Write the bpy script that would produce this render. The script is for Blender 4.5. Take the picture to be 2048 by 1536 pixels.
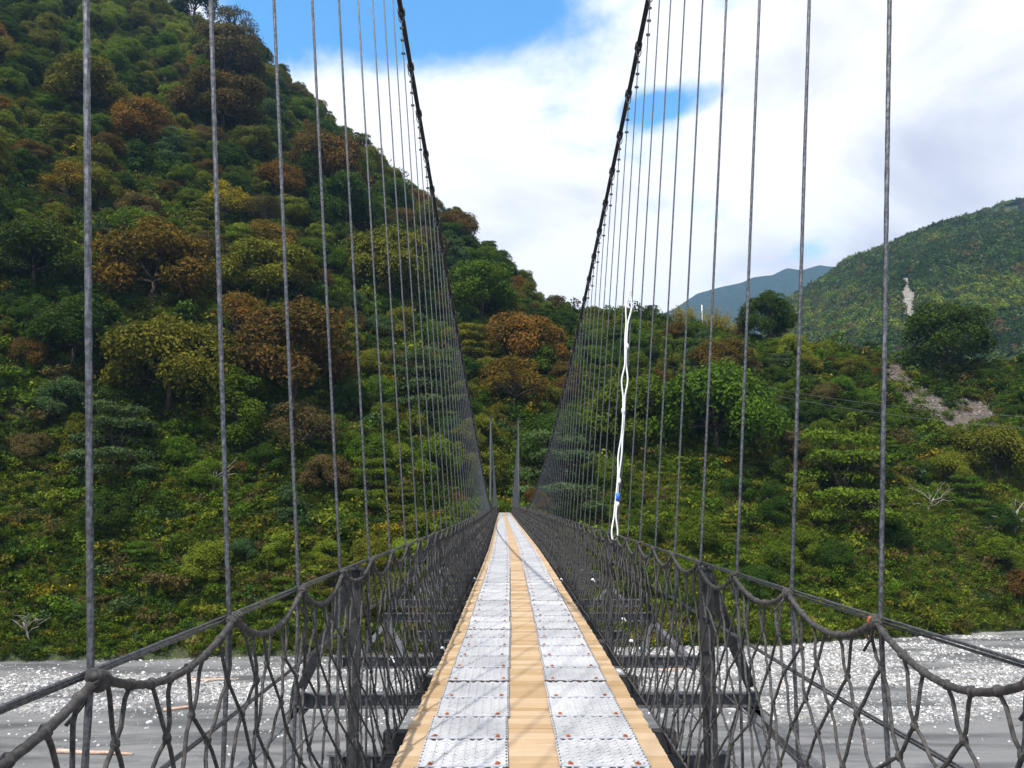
import bpy, math, random
import numpy as np
from mathutils import Vector, Matrix, Quaternion

# ------------------------------------------------------------------ clear
for o in list(bpy.data.objects):
    bpy.data.objects.remove(o)
SC = bpy.context.scene
COL = SC.collection
R = math.radians
rnd = random.Random(7)
rng = np.random.default_rng(7)

# ------------------------------------------------------------------ camera
F = 1640.0                      # focal length in pixels of a 2048 wide frame
PITCH = math.atan(236.0 / F)
YAW = math.atan(17.0 / F)       # turned slightly right of the bridge axis (+Y)
cd = bpy.data.cameras.new("camera")
cd.sensor_width = 36.0
cd.lens = F / 2048.0 * 36.0
cd.clip_start = 0.05
cd.clip_end = 20000.0
cam = bpy.data.objects.new("camera", cd)
COL.objects.link(cam)
cam.location = (0, 0, 0)
cam.rotation_euler = (math.pi / 2 + PITCH, 0, -YAW)
SC.camera = cam

def ray(u, v):
    x = (u - 1024.0) / F
    y = (768.0 - v) / F
    a = math.cos(PITCH) - y * math.sin(PITCH)
    z = math.sin(PITCH) + y * math.cos(PITCH)
    c, s = math.cos(YAW), math.sin(YAW)
    return (c * x + s * a, -s * x + c * a, z)

def project(P):
    """world points (N,3) -> pixel u, v in the 2048x1536 photograph"""
    P = np.asarray(P, float)
    c, s = math.cos(YAW), math.sin(YAW)
    x = c * P[..., 0] - s * P[..., 1]
    y = s * P[..., 0] + c * P[..., 1]
    z = P[..., 2]
    d = y * math.cos(PITCH) + z * math.sin(PITCH)
    h = -y * math.sin(PITCH) + z * math.cos(PITCH)
    d = np.where(d < 0.05, 0.05, d)
    return 1024 + F * x / d, 768 - F * h / d

# ------------------------------------------------------------------ sun, sky, exposure
SUN = Vector((-0.28, -0.60, 1.0)).normalized()       # towards the sun
sl = bpy.data.lights.new("sun", 'SUN')
sl.energy = 5.0
sl.angle = R(0.6)
sl.color = (1.0, 0.95, 0.87)
sun = bpy.data.objects.new("sun", sl)
COL.objects.link(sun)
sun.location = (-60, -120, 250)
sun.rotation_euler = SUN.to_track_quat('Z', 'Y').to_euler()

W = bpy.data.worlds.new("World")
SC.world = W
W.use_nodes = True
nt = W.node_tree
nt.nodes.clear()

def N(tree, t, **kw):
    n = tree.nodes.new(t)
    for k, v in kw.items():
        setattr(n, k, v)
    return n

def L(tree, a, b):
    tree.links.new(a, b)

def val(tree, op, a, b=None, clamp=False):
    m = N(tree, 'ShaderNodeMath', operation=op, use_clamp=clamp)
    for i, x in enumerate((a, b)):
        if x is None:
            continue
        if isinstance(x, (int, float)):
            m.inputs[i].default_value = x
        else:
            L(tree, x, m.inputs[i])
    return m.outputs[0]

def vmath(tree, op, a, b=None):
    m = N(tree, 'ShaderNodeVectorMath', operation=op)
    for i, x in enumerate((a, b)):
        if x is None:
            continue
        if isinstance(x, (tuple, list, Vector)):
            m.inputs[i].default_value = tuple(x)
        else:
            L(tree, x, m.inputs[i])
    return m

def mixc(tree, fac, a, b, mode='MIX'):
    m = N(tree, 'ShaderNodeMix', data_type='RGBA', blend_type=mode)
    for i, x in ((0, fac), (6, a), (7, b)):
        if isinstance(x, (int, float)):
            m.inputs[i].default_value = x
        elif isinstance(x, (tuple, list)):
            m.inputs[i].default_value = (*x[:3], 1)
        else:
            L(tree, x, m.inputs[i])
    return m.outputs[2]

def maprange(tree, x, a, b, c=0.0, d=1.0, smooth=True):
    m = N(tree, 'ShaderNodeMapRange')
    if smooth:
        m.interpolation_type = 'SMOOTHSTEP'
    L(tree, x, m.inputs[0])
    for i, y in enumerate((a, b, c, d)):
        m.inputs[1 + i].default_value = y
    return m.outputs[0]

def build_world():
    sky = N(nt, 'ShaderNodeTexSky', sky_type='NISHITA', sun_disc=False)
    sky.sun_elevation = math.asin(SUN.z)
    sky.sun_rotation = math.atan2(SUN.x, SUN.y)
    sky.altitude = 400
    sky.air_density = 1.0
    sky.dust_density = 0.3
    sky.ozone_density = 3.0
    tc = N(nt, 'ShaderNodeTexCoord')
    d = tc.outputs['Generated']
    flat = vmath(nt, 'MULTIPLY', d, (1.0, 1.0, 1.7)).outputs[0]
    n1 = N(nt, 'ShaderNodeTexNoise', noise_dimensions='3D')
    L(nt, flat, n1.inputs['Vector'])
    n1.inputs['Scale'].default_value = 3.1
    n1.inputs['Detail'].default_value = 12
    n1.inputs['Roughness'].default_value = 0.60
    n1.inputs['Distortion'].default_value = 0.25
    dens = val(nt, 'ADD', val(nt, 'MULTIPLY', val(nt, 'SUBTRACT', n1.outputs[0], .5), 1.7), .56)
    # openings in the cloud deck: centre direction, stretch, reach, depth
    for (u, v), st, reach, w in (((900, -70), (.85, 1.0, 1.7), 0.20, 0.60), ((640, -20), (1, 1, 1.3), 0.20, 0.50),
                                 ((1405, 192), (.8, 1, 2.0), 0.060, 0.42), ((1300, 222), (1, 1, 1.8), 0.055, 0.46),
                                 ((520, -330), (1, 1, 1.6), 0.42, 0.45), ((1480, -30), (1, 1, 2.6), 0.16, 0.30),
                                 ((1610, 500), (1, 1, 2), 0.04, 0.22)):
        h = Vector(ray(u, v)).normalized()
        df = vmath(nt, 'SUBTRACT', d, h).outputs[0]
        sc_ = vmath(nt, 'MULTIPLY', df, st).outputs[0]
        ln = vmath(nt, 'LENGTH', sc_).outputs['Value']
        hole = maprange(nt, ln, reach, reach * 0.1, 0.0, w)
        dens = val(nt, 'SUBTRACT', dens, hole)
    cover = maprange(nt, dens, 0.02, 0.44)
    n2 = N(nt, 'ShaderNodeTexNoise', noise_dimensions='3D')
    off = vmath(nt, 'ADD', flat, (4.3, 1.2, 7.7)).outputs[0]
    L(nt, off, n2.inputs['Vector'])
    n2.inputs['Scale'].default_value = 3.6
    n2.inputs['Detail'].default_value = 6
    n2.inputs['Roughness'].default_value = 0.5
    n2.inputs['Distortion'].default_value = 0.4
    sep = N(nt, 'ShaderNodeSeparateXYZ')
    L(nt, d, sep.inputs[0])
    # the deck of cloud is thicker and greyer up the valley to the right
    grey = val(nt, 'ADD', n2.outputs[0], maprange(nt, sep.outputs[0], 0.02, 0.55, 0.0, 0.17))
    tone = maprange(nt, grey, 0.52, 0.86)
    ccol = mixc(nt, tone, (7.0, 7.0, 7.1), (3.9, 4.0, 4.6))
    hs = N(nt, 'ShaderNodeHueSaturation'); hs.inputs['Saturation'].default_value = 1.25; hs.inputs['Value'].default_value = 1.75; hs.inputs['Hue'].default_value = .49
    L(nt, sky.outputs[0], hs.inputs['Color'])
    mixed = mixc(nt, cover, hs.outputs[0], ccol)
    bg = N(nt, 'ShaderNodeBackground')
    bg.inputs[1].default_value = 0.15
    L(nt, mixed, bg.inputs[0])
    out = N(nt, 'ShaderNodeOutputWorld')
    L(nt, bg.outputs[0], out.inputs[0])
build_world()

vs = SC.view_settings
vs.view_transform = 'Standard'
vs.look = 'None'
vs.exposure = 0.35
vs.gamma = 1.0
vs.use_curve_mapping = False
SC.cycles.use_denoising = True
SC.cycles.use_adaptive_sampling = True
SC.cycles.adaptive_threshold = 0.02
SC.cycles.max_bounces = 4
SC.cycles.diffuse_bounces = 2
SC.cycles.glossy_bounces = 2
SC.cycles.transmission_bounces = 2
SC.cycles.volume_bounces = 0
SC.cycles.caustics_reflective = False
SC.cycles.caustics_refractive = False

# ------------------------------------------------------------------ mesh helpers
class MB:
    """collects rings, boxes and cards and builds ONE mesh"""
    def __init__(self):
        self.v = []; self.f = []; self.n = 0; self.tone = []; self.anytone = False
    def add(self, V, Fc, tone=None):
        self.v.append(np.asarray(V, float)); b = self.n
        self.f.extend([tuple(i + b for i in q) for q in Fc]); self.n += len(V)
        self.tone.extend([0.5] * len(Fc) if tone is None else [tone] * len(Fc))
    def box(self, c, s, rot=None, skew=None):
        x, y, z = (k / 2 for k in s)
        V = np.array([(-x, -y, -z), (x, -y, -z), (x, y, -z), (-x, y, -z), (-x, -y, z), (x, -y, z), (x, y, z), (-x, y, z)])
        if rot is not None:
            V = V @ np.array(rot).T
        self.add(V + np.array(c), [(0, 3, 2, 1), (4, 5, 6, 7), (0, 1, 5, 4), (1, 2, 6, 5), (2, 3, 7, 6), (3, 0, 4, 7)])
    def bar(self, a, b, w, h, up=(0, 0, 1)):
        a = Vector(a); b = Vector(b); d = b - a; l = d.length; d.normalize()
        s = d.cross(Vector(up)).normalized(); t = s.cross(d)
        self.box((a + b) / 2, (w, l, h), rot=np.array([s, d, t]).T)
    def angle(self, a, b, w, th, up=(0, 0, 1)):
        """an L-shaped steel angle from a to b"""
        a = Vector(a); b = Vector(b); d = (b - a).normalized()
        s = d.cross(Vector(up)).normalized(); t = s.cross(d)
        self.bar(a + t * (w / 2 - th / 2), b + t * (w / 2 - th / 2), w, th, up)
        self.bar(a + s * (w / 2 - th / 2) - t * th * .52, b + s * (w / 2 - th / 2) - t * th * .52, th, w - th, up)
    def tube(self, P, r, sides=6, lobes=0, pitch=0.1, depth=0.15, caps=True, phase=0.0):
        P = np.asarray(P, float); n = len(P)
        T = np.gradient(P, axis=0); T /= np.linalg.norm(T, axis=1)[:, None] + 1e-12
        up = np.array([0., 0, 1]) if abs(T[0][2]) < 0.9 else np.array([0., 1, 0])
        A = np.cross(T[0], up); A /= np.linalg.norm(A)
        As = []
        for i in range(n):
            A = A - T[i] * np.dot(A, T[i]); A /= np.linalg.norm(A) + 1e-12; As.append(A)
        As = np.array(As); Bs = np.cross(T, As)
        s = np.concatenate([[0], np.cumsum(np.linalg.norm(np.diff(P, axis=0), axis=1))])
        th = np.arange(sides) * 2 * math.pi / sides
        rr = np.broadcast_to(np.asarray(r, float), (n,))
        if lobes:
            tw = 2 * math.pi * s / pitch + phase
            rad = rr[:, None] * (1 + depth * np.abs(np.cos(lobes / 2 * (th[None, :] - tw[:, None] / lobes * 1.0))) - depth)
        else:
            rad = np.repeat(rr[:, None], sides, 1)
        V = P[:, None, :] + rad[:, :, None] * (np.cos(th)[None, :, None] * As[:, None, :] + np.sin(th)[None, :, None] * Bs[:, None, :])
        b = []
        for i in range(n - 1):
            for j in range(sides):
                k = (j + 1) % sides
                b.append((i * sides + j, i * sides + k, (i + 1) * sides + k, (i + 1) * sides + j))
        if caps:
            b.append(tuple(range(sides - 1, -1, -1))); b.append(tuple((n - 1) * sides + j for j in range(sides)))
        self.add(V.reshape(-1, 3), b)
    def blob(self, c, r, seg=6, rings=4, jit=0.0, sq=(1, 1, 1)):
        V = [(0, 0, 1)]
        for i in range(1, rings):
            a = math.pi * i / rings
            for j in range(seg):
                p = 2 * math.pi * j / seg
                V.append((math.sin(a) * math.cos(p), math.sin(a) * math.sin(p), math.cos(a)))
        V.append((0, 0, -1)); V = np.array(V)
        if jit:
            V = V * (1 + (rng.random((len(V), 1)) - .5) * jit)
        f = [(0, 1 + j, 1 + (j + 1) % seg) for j in range(seg)]
        for i in range(rings - 2):
            for j in range(seg):
                k = (j + 1) % seg; a = 1 + i * seg
                f.append((a + j, a + seg + j, a + seg + k, a + k))
        a = 1 + (rings - 2) * seg
        f += [(len(V) - 1, a + (j + 1) % seg, a + j) for j in range(seg)]
        self.add(V * np.array(sq) * r + np.array(c), f)
    def mesh(self, name, mat=None, smooth=False, tone=False):
        me = bpy.data.meshes.new(name)
        V = np.concatenate(self.v) if self.v else np.zeros((0, 3))
        me.from_pydata(V.tolist(), [], self.f)
        if mat:
            me.materials.append(mat)
        if smooth:
            me.polygons.foreach_set('use_smooth', [True] * len(me.polygons))
        if tone:
            at = me.attributes.new('tone', 'FLOAT', 'FACE')
            at.data.foreach_set('value', self.tone)
        me.update()
        return me
    def obj(self, name, mat=None, parent=None, smooth=False, loc=None):
        return link(name, self.mesh(name, mat, smooth), parent, loc)

def link(name, me, parent=None, loc=None, rz=0.0):
    o = bpy.data.objects.new(name, me)
    COL.objects.link(o)
    if parent is not None:
        o.parent = parent
    if loc is not None:
        o.location = loc
    if rz:
        o.rotation_euler = (0, 0, rz)
    return o

def tag(o, label=None, cat=None, group=None, kind=None):
    if label: o['label'] = label
    if cat: o['category'] = cat
    if group: o['group'] = group
    if kind: o['kind'] = kind
    return o

def empty(name, loc=(0, 0, 0)):
    o = bpy.data.objects.new(name, None)
    o.empty_display_size = 0.3
    COL.objects.link(o)
    o.location = loc
    return o

# ------------------------------------------------------------------ materials
def newmat(name):
    m = bpy.data.materials.new(name)
    m.use_nodes = True
    t = m.node_tree
    t.nodes.clear()
    out = N(t, 'ShaderNodeOutputMaterial')
    return m, t, out

def noise(t, vec, scale, detail=4, rough=0.55, dist=0.0):
    n = N(t, 'ShaderNodeTexNoise')
    if vec is not None:
        L(t, vec, n.inputs['Vector'])
    n.inputs['Scale'].default_value = scale
    n.inputs['Detail'].default_value = detail
    n.inputs['Roughness'].default_value = rough
    n.inputs['Distortion'].default_value = dist
    return n.outputs[0]

def princ(t, out, col, rough=0.6, metal=0.0, spec=0.3, bump=None, bumpd=0.01, bstr=0.6):
    p = N(t, 'ShaderNodeBsdfPrincipled')
    if isinstance(col, tuple):
        p.inputs['Base Color'].default_value = (*col, 1)
    else:
        L(t, col, p.inputs['Base Color'])
    if isinstance(rough, (int, float)):
        p.inputs['Roughness'].default_value = rough
    else:
        L(t, rough, p.inputs['Roughness'])
    p.inputs['Metallic'].default_value = metal
    p.inputs['Specular IOR Level'].default_value = spec
    if bump is not None:
        b = N(t, 'ShaderNodeBump')
        b.inputs['Strength'].default_value = bstr
        b.inputs['Distance'].default_value = bumpd
        L(t, bump, b.inputs['Height'])
        L(t, b.outputs[0], p.inputs['Normal'])
    if out is not None:
        L(t, p.outputs[0], out.inputs[0])
    return p

def simple(name, a, b, scale=20, rough=0.6, metal=0.0, spec=0.3, bumpd=0.003, stretch=None, perobj=0.0):
    """two tones broken up by noise, with fine relief"""
    m, t, out = newmat(name)
    tc = N(t, 'ShaderNodeTexCoord')
    vec = tc.outputs['Object']
    if stretch:
        vec = vmath(t, 'MULTIPLY', vec, stretch).outputs[0]
    n = noise(t, vec, scale, 6, 0.6)
    col = mixc(t, maprange(t, n, 0.35, 0.68), a, b)
    if perobj:
        oi = N(t, 'ShaderNodeObjectInfo')
        br = maprange(t, oi.outputs['Random'], 0, 1, 1 - perobj, 1 + perobj, False)
        hs = N(t, 'ShaderNodeHueSaturation'); L(t, br, hs.inputs['Value']); L(t, col, hs.inputs['Color'])
        col = hs.outputs[0]
    princ(t, out, col, rough, metal, spec, n, bumpd)
    return m

M = {}
M['rope'] = simple('net_rope', (.035, .035, .036), (.085, .08, .075), 60, .8, 0, .2, .002)
M['railrope'] = simple('rail_rope', (.035, .034, .034), (.075, .07, .068), 45, .75, 0, .25, .002)
M['wire'] = simple('galvanised_wire', (.07, .073, .08), (.19, .19, .2), 70, .42, .75, .5, .0015)
M['cable'] = simple('main_cable', (.012, .012, .014), (.03, .03, .032), 30, .6, 0, .3, .003)
M['steel'] = simple('painted_steel', (.065, .068, .074), (.14, .145, .155), 14, .6, .2, .3, .002)
M['darksteel'] = simple('dark_steel', (.022, .023, .025), (.05, .05, .052), 18, .6, .2, .3, .002)
M['timber'] = simple('dark_timber', (.03, .028, .026), (.06, .055, .05), 12, .8, 0, .2, .003, (1, 8, 1))
M['rust'] = simple('rusty_plate', (.24, .06, .02), (.42, .14, .05), 60, .8, 0, .2, .002, perobj=.25)
M['strap'] = simple('mat_strap', (.33, .34, .38), (.45, .46, .5), 25, .5, .1, .4, .001, perobj=.07)
M['white_rope'] = simple('white_rope', (.72, .74, .78), (.85, .85, .86), 80, .6, 0, .3, .001)
M['blue'] = simple('blue_tape', (.02, .12, .55), (.05, .22, .7), 40, .5)
M['concrete'] = simple('concrete', (.22, .22, .21), (.34, .33, .32), 4, .85, 0, .2, .006)
M['white_paint'] = simple('white_paint', (.7, .7, .68), (.82, .82, .8), 10, .5)
M['bark'] = simple('bark', (.035, .028, .02), (.09, .075, .058), 6, .9, 0, .1, .02, (4, 4, 1))
M['palewood'] = simple('bleached_wood', (.22, .20, .175), (.38, .35, .31), 6, .85, 0, .1, .01)
M['driftwood'] = simple('driftwood', (.40, .27, .20), (.55, .42, .34), 6, .85, 0, .1, .01)

def make_board_mat():
    m, t, out = newmat('deck_board')
    tc = N(t, 'ShaderNodeTexCoord'); oi = N(t, 'ShaderNodeObjectInfo')
    sh = N(t, 'ShaderNodeCombineXYZ')
    L(t, val(t, 'MULTIPLY', oi.outputs['Random'], 37.0), sh.inputs[0]); L(t, val(t, 'MULTIPLY', oi.outputs['Random'], 91.0), sh.inputs[1])
    v = vmath(t, 'ADD', tc.outputs['Object'], sh.outputs[0]).outputs[0]
    g = noise(t, vmath(t, 'MULTIPLY', v, (1.2, 34, 8)).outputs[0], 2.2, 6, .62, .5)
    fine = noise(t, vmath(t, 'MULTIPLY', v, (4, 170, 40)).outputs[0], 2.0, 4, .6)
    dirt = noise(t, v, 5.5, 6, .65)
    col = mixc(t, maprange(t, g, .33, .68), (.32, .21, .115), (.53, .39, .245))
    col = mixc(t, val(t, 'MULTIPLY', maprange(t, fine, .5, .75), .35), col, (.24, .15, .08))
    col = mixc(t, val(t, 'MULTIPLY', maprange(t, dirt, .55, .78), .35), col, (.50, .40, .32))
    hs = N(t, 'ShaderNodeHueSaturation')
    L(t, maprange(t, oi.outputs['Random'], 0, 1, .80, 1.14, False), hs.inputs['Value'])
    L(t, maprange(t, oi.outputs['Random'], 0, 1, 1.12, .86, False), hs.inputs['Saturation'])
    L(t, col, hs.inputs['Color'])
    princ(t, out, hs.outputs[0], .75, 0, .25, g, .004)
    return m
M['board'] = make_board_mat()

def make_mat_mat():
    m, t, out = newmat('woven_mat')
    tc = N(t, 'ShaderNodeTexCoord'); oi = N(t, 'ShaderNodeObjectInfo'); ge = N(t, 'ShaderNodeNewGeometry')
    n = noise(t, ge.outputs['Position'], 1.4, 5, .6)
    n2 = noise(t, ge.outputs['Position'], 40, 4, .6)
    col = mixc(t, maprange(t, n, .35, .7), (.40, .405, .42), (.28, .285, .305))
    col = mixc(t, val(t, 'MULTIPLY', maprange(t, n2, .52, .8), .5), col, (.36, .35, .34))
    hs = N(t, 'ShaderNodeHueSaturation')
    L(t, maprange(t, oi.outputs['Random'], 0, 1, .9, 1.1, False), hs.inputs['Value'])
    L(t, col, hs.inputs['Color'])
    princ(t, out, hs.outputs[0], .5, 0, .4, n2, .001)
    return m
M['mat'] = make_mat_mat()

def leafmat(name, dark, light, trans=.28, hue=.015, valv=.22):
    m, t, out = newmat(name)
    oi = N(t, 'ShaderNodeObjectInfo')
    at = N(t, 'ShaderNodeAttribute', attribute_name='tone')
    col = mixc(t, at.outputs['Fac'], dark, light)
    hs = N(t, 'ShaderNodeHueSaturation')
    L(t, maprange(t, oi.outputs['Random'], 0, 1, .5 - hue, .5 + hue, False), hs.inputs['Hue'])
    r2 = val(t, 'FRACT', val(t, 'MULTIPLY', oi.outputs['Random'], 17.31))
    L(t, maprange(t, r2, 0, 1, 1 - valv, 1 + valv, False), hs.inputs['Value'])
    L(t, col, hs.inputs['Color'])
    p = princ(t, None, hs.outputs[0], .6, 0, .07)
    tr = N(t, 'ShaderNodeBsdfTranslucent')
    L(t, mixc(t, .35, hs.outputs[0], (.10, .13, .01)), tr.inputs[0])
    mx = N(t, 'ShaderNodeMixShader'); mx.inputs[0].default_value = trans
    L(t, p.outputs[0], mx.inputs[1]); L(t, tr.outputs[0], mx.inputs[2]); L(t, mx.outputs[0], out.inputs[0])
    return m
LM = {
    'dark': leafmat('leaf_dark_green', (.015, .034, .004), (.056, .098, .010)),
    'mid': leafmat('leaf_mid_green', (.036, .070, .004), (.120, .185, .013)),
    'olive': leafmat('leaf_olive', (.048, .064, .005), (.185, .180, .017)),
    'lime': leafmat('leaf_yellow_green', (.080, .120, .008), (.235, .285, .026)),
    'teal': leafmat('leaf_blue_green', (.026, .052, .017), (.085, .145, .046)),
    'rust': leafmat('leaf_rust', (.040, .042, .007), (.165, .086, .018)),
    'orange': leafmat('leaf_orange', (.052, .052, .007), (.25, .125, .017)),
    'brown': leafmat('leaf_brown', (.040, .040, .010), (.155, .112, .038)),
    'yellow': leafmat('leaf_yellow', (.09, .09, .008), (.38, .27, .02)),
    'grass': leafmat('grass_blade', (.11, .165, .014), (.34, .42, .070), .35),
    'dry': leafmat('dry_grass', (.20, .165, .055), (.44, .37, .16), .35),
    'bamboo': leafmat('bamboo_leaf', (.15, .14, .02), (.38, .33, .05), .35),
    'far': leafmat('far_leaf', (.030, .056, .014), (.11, .145, .035), .2, .03, .45),
}

# ------------------------------------------------------------------ terrain
ZR = -20.0                       # level of the river bed below the eye

_pp = np.random.default_rng(3)
_perm = _pp.permutation(512)
_perm = np.concatenate([_perm, _perm])
_val = _pp.random(1024)
def vnoise(x, y):
    """smooth value noise, 0..1"""
    x = np.asarray(x, float); y = np.asarray(y, float)
    xi = np.floor(x).astype(int); yi = np.floor(y).astype(int)
    fx = x - xi; fy = y - yi
    fx = fx * fx * (3 - 2 * fx); fy = fy * fy * (3 - 2 * fy)
    def h(a, b): return _val[_perm[(_perm[a & 511] + b) & 511]]
    return (h(xi, yi) * (1 - fx) + h(xi + 1, yi) * fx) * (1 - fy) + (h(xi, yi + 1) * (1 - fx) + h(xi + 1, yi + 1) * fx) * fy
def fbm(x, y, o=4):
    s = 0; a = .5; n = 0
    for i in range(o):
        s = s + a * vnoise(x * 2 ** i + 13.7 * i, y * 2 ** i + 5.1 * i); n += a; a *= .5
    return s / n

class Slope:
    """a hillside that climbs from a foot line to a crest line; both lines are given as
    (bearing, distance, height) rows, bearings seen from the bridge head"""
    def __init__(self, foot, crest, amp, bulge=.10, nscale=.02, seed=0., back=(160, -60), pad=False):
        # foot rows: (u, v, r or None) / crest rows: (u, v, r, tree height)
        def conv(rows, foot_):
            out = []
            for row in rows:
                d = ray(row[0], row[1]); hd = math.hypot(d[0], d[1]); ph = math.atan2(d[0], d[1])
                if foot_:
                    r = row[2] if row[2] else ZR / (d[2] / hd); z = ZR - .6
                else:
                    r = row[2]; z = d[2] / hd * r - row[3]
                out.append((ph, r, z))
            out.sort(); return np.array(out)
        self.f = conv(foot, True); self.c = conv(crest, False)
        self.amp = amp; self.bulge = bulge; self.ns = nscale; self.seed = seed; self.back = back; self.pad = pad
    def at(self, ph, t):
        ph = np.asarray(ph, float); t = np.asarray(t, float)
        rf = np.interp(ph, self.f[:, 0], self.f[:, 1]); zf = np.interp(ph, self.f[:, 0], self.f[:, 2])
        rc = np.interp(ph, self.c[:, 0], self.c[:, 1]); zc = np.interp(ph, self.c[:, 0], self.c[:, 2])
        tt = np.clip(t, 0, 1); over = np.clip(t - 1, 0, 1)
        r = rf + (rc - rf) * tt + self.back[0] * over
        z = zf + (zc - zf) * (tt + self.bulge * np.sin(math.pi * tt)) + self.back[1] * over ** 1.3
        x = r * np.sin(ph); y = r * np.cos(ph)
        n = fbm(x * self.ns + self.seed, y * self.ns + z * self.ns * .6 + self.seed, 5) - .5
        w = np.clip(tt * 6, 0, 1) * np.where(t > .9, np.clip(1 - (tt - .9) * 7, .35, 1), 1)
        z = z + n * 2 * self.amp * w
        r2 = r + n * self.amp * 1.2 * w
        x = r2 * np.sin(ph); y = r2 * np.cos(ph)
        if self.pad:                                   # the shelf that carries the far bridge end and its path
            g = np.clip((y - 111) / 15.5, 0, 1); g = g * g * (3 - 2 * g)
            zt = -20 + 18.15 * g
            wp = np.exp(-(x / 8.0) ** 4) * np.clip((142 - y) / 8, 0, 1) * np.clip((y - 108) / 4, 0, 1)
            z = z * (1 - wp) + zt * wp
        return np.stack([x, y, z], -1)
    def find(self, u, v):
        """point of the slope seen at a pixel of the photograph"""
        d = ray(u, v); ph = math.atan2(d[0], d[1])
        t = np.linspace(0, 1.0, 400)
        P = self.at(np.full_like(t, ph), t)
        vv = project(P)[1]
        k = int(np.argmin(np.abs(vv - v)))
        return P[k], ph, t[k]
    def mesh(self, name, nph, nt, mat, tmax=2.0, bare=None, ph0=None, ph1=None):
        a = self.f[0, 0] if ph0 is None else ph0; b = self.f[-1, 0] if ph1 is None else ph1
        ph = np.linspace(a, b, nph)
        t = np.concatenate([np.linspace(0, 1, nt), np.linspace(1, tmax, max(6, nt // 6))[1:]])
        G, H = np.meshgrid(ph, t, indexing='ij')
        P = self.at(G, H); m = len(t)
        V = P.reshape(-1, 3)
        i, j = np.meshgrid(np.arange(nph - 1), np.arange(m - 1), indexing='ij')
        a0 = (i * m + j).ravel()
        Fc = np.stack([a0, a0 + m, a0 + m + 1, a0 + 1], -1)
        me = bpy.data.meshes.new(name)
        me.from_pydata(V.tolist(), [], Fc.tolist())
        me.polygons.foreach_set('use_smooth', [True] * len(me.polygons))
        at = me.attributes.new('bare', 'FLOAT', 'POINT')
        bv = np.zeros(len(V)) if bare is None else bare(V)
        at.data.foreach_set('value', bv)
        me.materials.append(mat)
        return link(name, me)

hill = Slope(
    foot=[(-2600, 1322, 160), (-900, 1322, 118), (0, 1330, None), (300, 1322, None), (480, 1316, None), (800, 1310, None), (1000, 1300, None),
          (1300, 1298, None), (1560, 1294, None), (1700, 1283, None), (1850, 1274, None), (2048, 1262, None), (2300, 1245, None), (3200, 1200, None), (5600, 1200, 300)],
    crest=[(-2600, -300, 470, 0), (-900, -500, 430, 5), (0, -230, 385, 7), (200, -115, 360, 7), (370, 12, 335, 7), (440, 40, 328, 7), (520, 80, 322, 7), (555, 118, 318, 7),
           (640, 195, 304, 7), (700, 258, 296, 7), (770, 312, 286, 6), (830, 365, 276, 6), (880, 405, 268, 6), (950, 450, 256, 6), (1010, 506, 244, 6), (1060, 560, 236, 5),
           (1090, 588, 228, 4), (1150, 606, 220, 3), (1290, 608, 214, 3), (1350, 630, 210, 3), (1440, 650, 206, 3), (1490, 668, 203, 3), (1600, 672, 200, 4), (1740, 690, 200, 4),
           (1800, 708, 202, 3), (1980, 722, 206, 3), (2100, 715, 210, 3), (2600, 650, 240, 3), (5600, 600, 420, 0)],
    amp=5.0, bulge=.05, nscale=.022, seed=3.3, pad=True)

def inpoly(u, v, poly):
    c = np.zeros(np.shape(u), bool); n = len(poly)
    for i in range(n):
        x1, y1 = poly[i]; x2, y2 = poly[(i + 1) % n]
        cond = ((y1 > v) != (y2 > v)) & (u < (x2 - x1) * (v - y1) / (y2 - y1 + 1e-9) + x1)
        c ^= cond
    return c

SCARS = [[(1755, 705), (1800, 712), (1835, 770), (1890, 795), (1985, 800), (2005, 850), (1930, 866), (1868, 848), (1790, 800), (1752, 755)],
         [(1625, 788), (1752, 790), (1760, 808), (1640, 812)],
         [(318, 140), (333, 145), (330, 190), (320, 235), (303, 228), (308, 185)], [(8, 70), (60, 45), (58, 62), (18, 105)],
         [(1330, 655), (1368, 657), (1366, 668), (1332, 668)], [(0, 800), (70, 812), (50, 835), (0, 830)], [(1250, 985), (1330, 992), (1290, 1002)]]

def bare_near(V):
    u, v = project(V)
    wob = (fbm(V[:, 0] * .35, V[:, 1] * .35 + V[:, 2] * .4, 3) - .5) * 26
    b = np.zeros(len(V))
    for p in SCARS:
        b = np.maximum(b, inpoly(u + wob, v + wob * .7, p).astype(float))
    P = V; foot = np.clip(1 - (P[:, 2] - ZR) / 1.3, 0, 1)
    return np.maximum(b, foot * .5)

def make_soil(name, c1, c2, g1, g2, rock1, rock2, sc=1.0):
    m, t, out = newmat(name)
    ge = N(t, 'ShaderNodeNewGeometry'); p = ge.outputs['Position']
    n1 = noise(t, p, .11 * sc, 6, .62); n2 = noise(t, p, .9 * sc, 6, .65); n3 = noise(t, p, 3.0 * sc, 5, .7)
    soil = mixc(t, maprange(t, n2, .35, .65), c1, c2)
    veg = mixc(t, maprange(t, n3, .38, .66), g1, g2)
    col = mixc(t, maprange(t, n1, .30, .46), soil, veg)
    rock = mixc(t, maprange(t, n3, .35, .68), rock1, rock2)
    at = N(t, 'ShaderNodeAttribute', attribute_name='bare')
    col = mixc(t, at.outputs['Fac'], col, rock)
    princ(t, out, col, .9, 0, .15, n3, .6 / sc)
    return m

M['hill'] = make_soil('hillside_soil', (.055, .048, .028), (.10, .085, .045), (.022, .045, .010), (.06, .10, .022), (.065, .052, .042), (.165, .138, .115))
hillside = hill.mesh('hillside', 560, 260, M['hill'], bare=bare_near)
tag(hillside, kind='structure')

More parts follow.
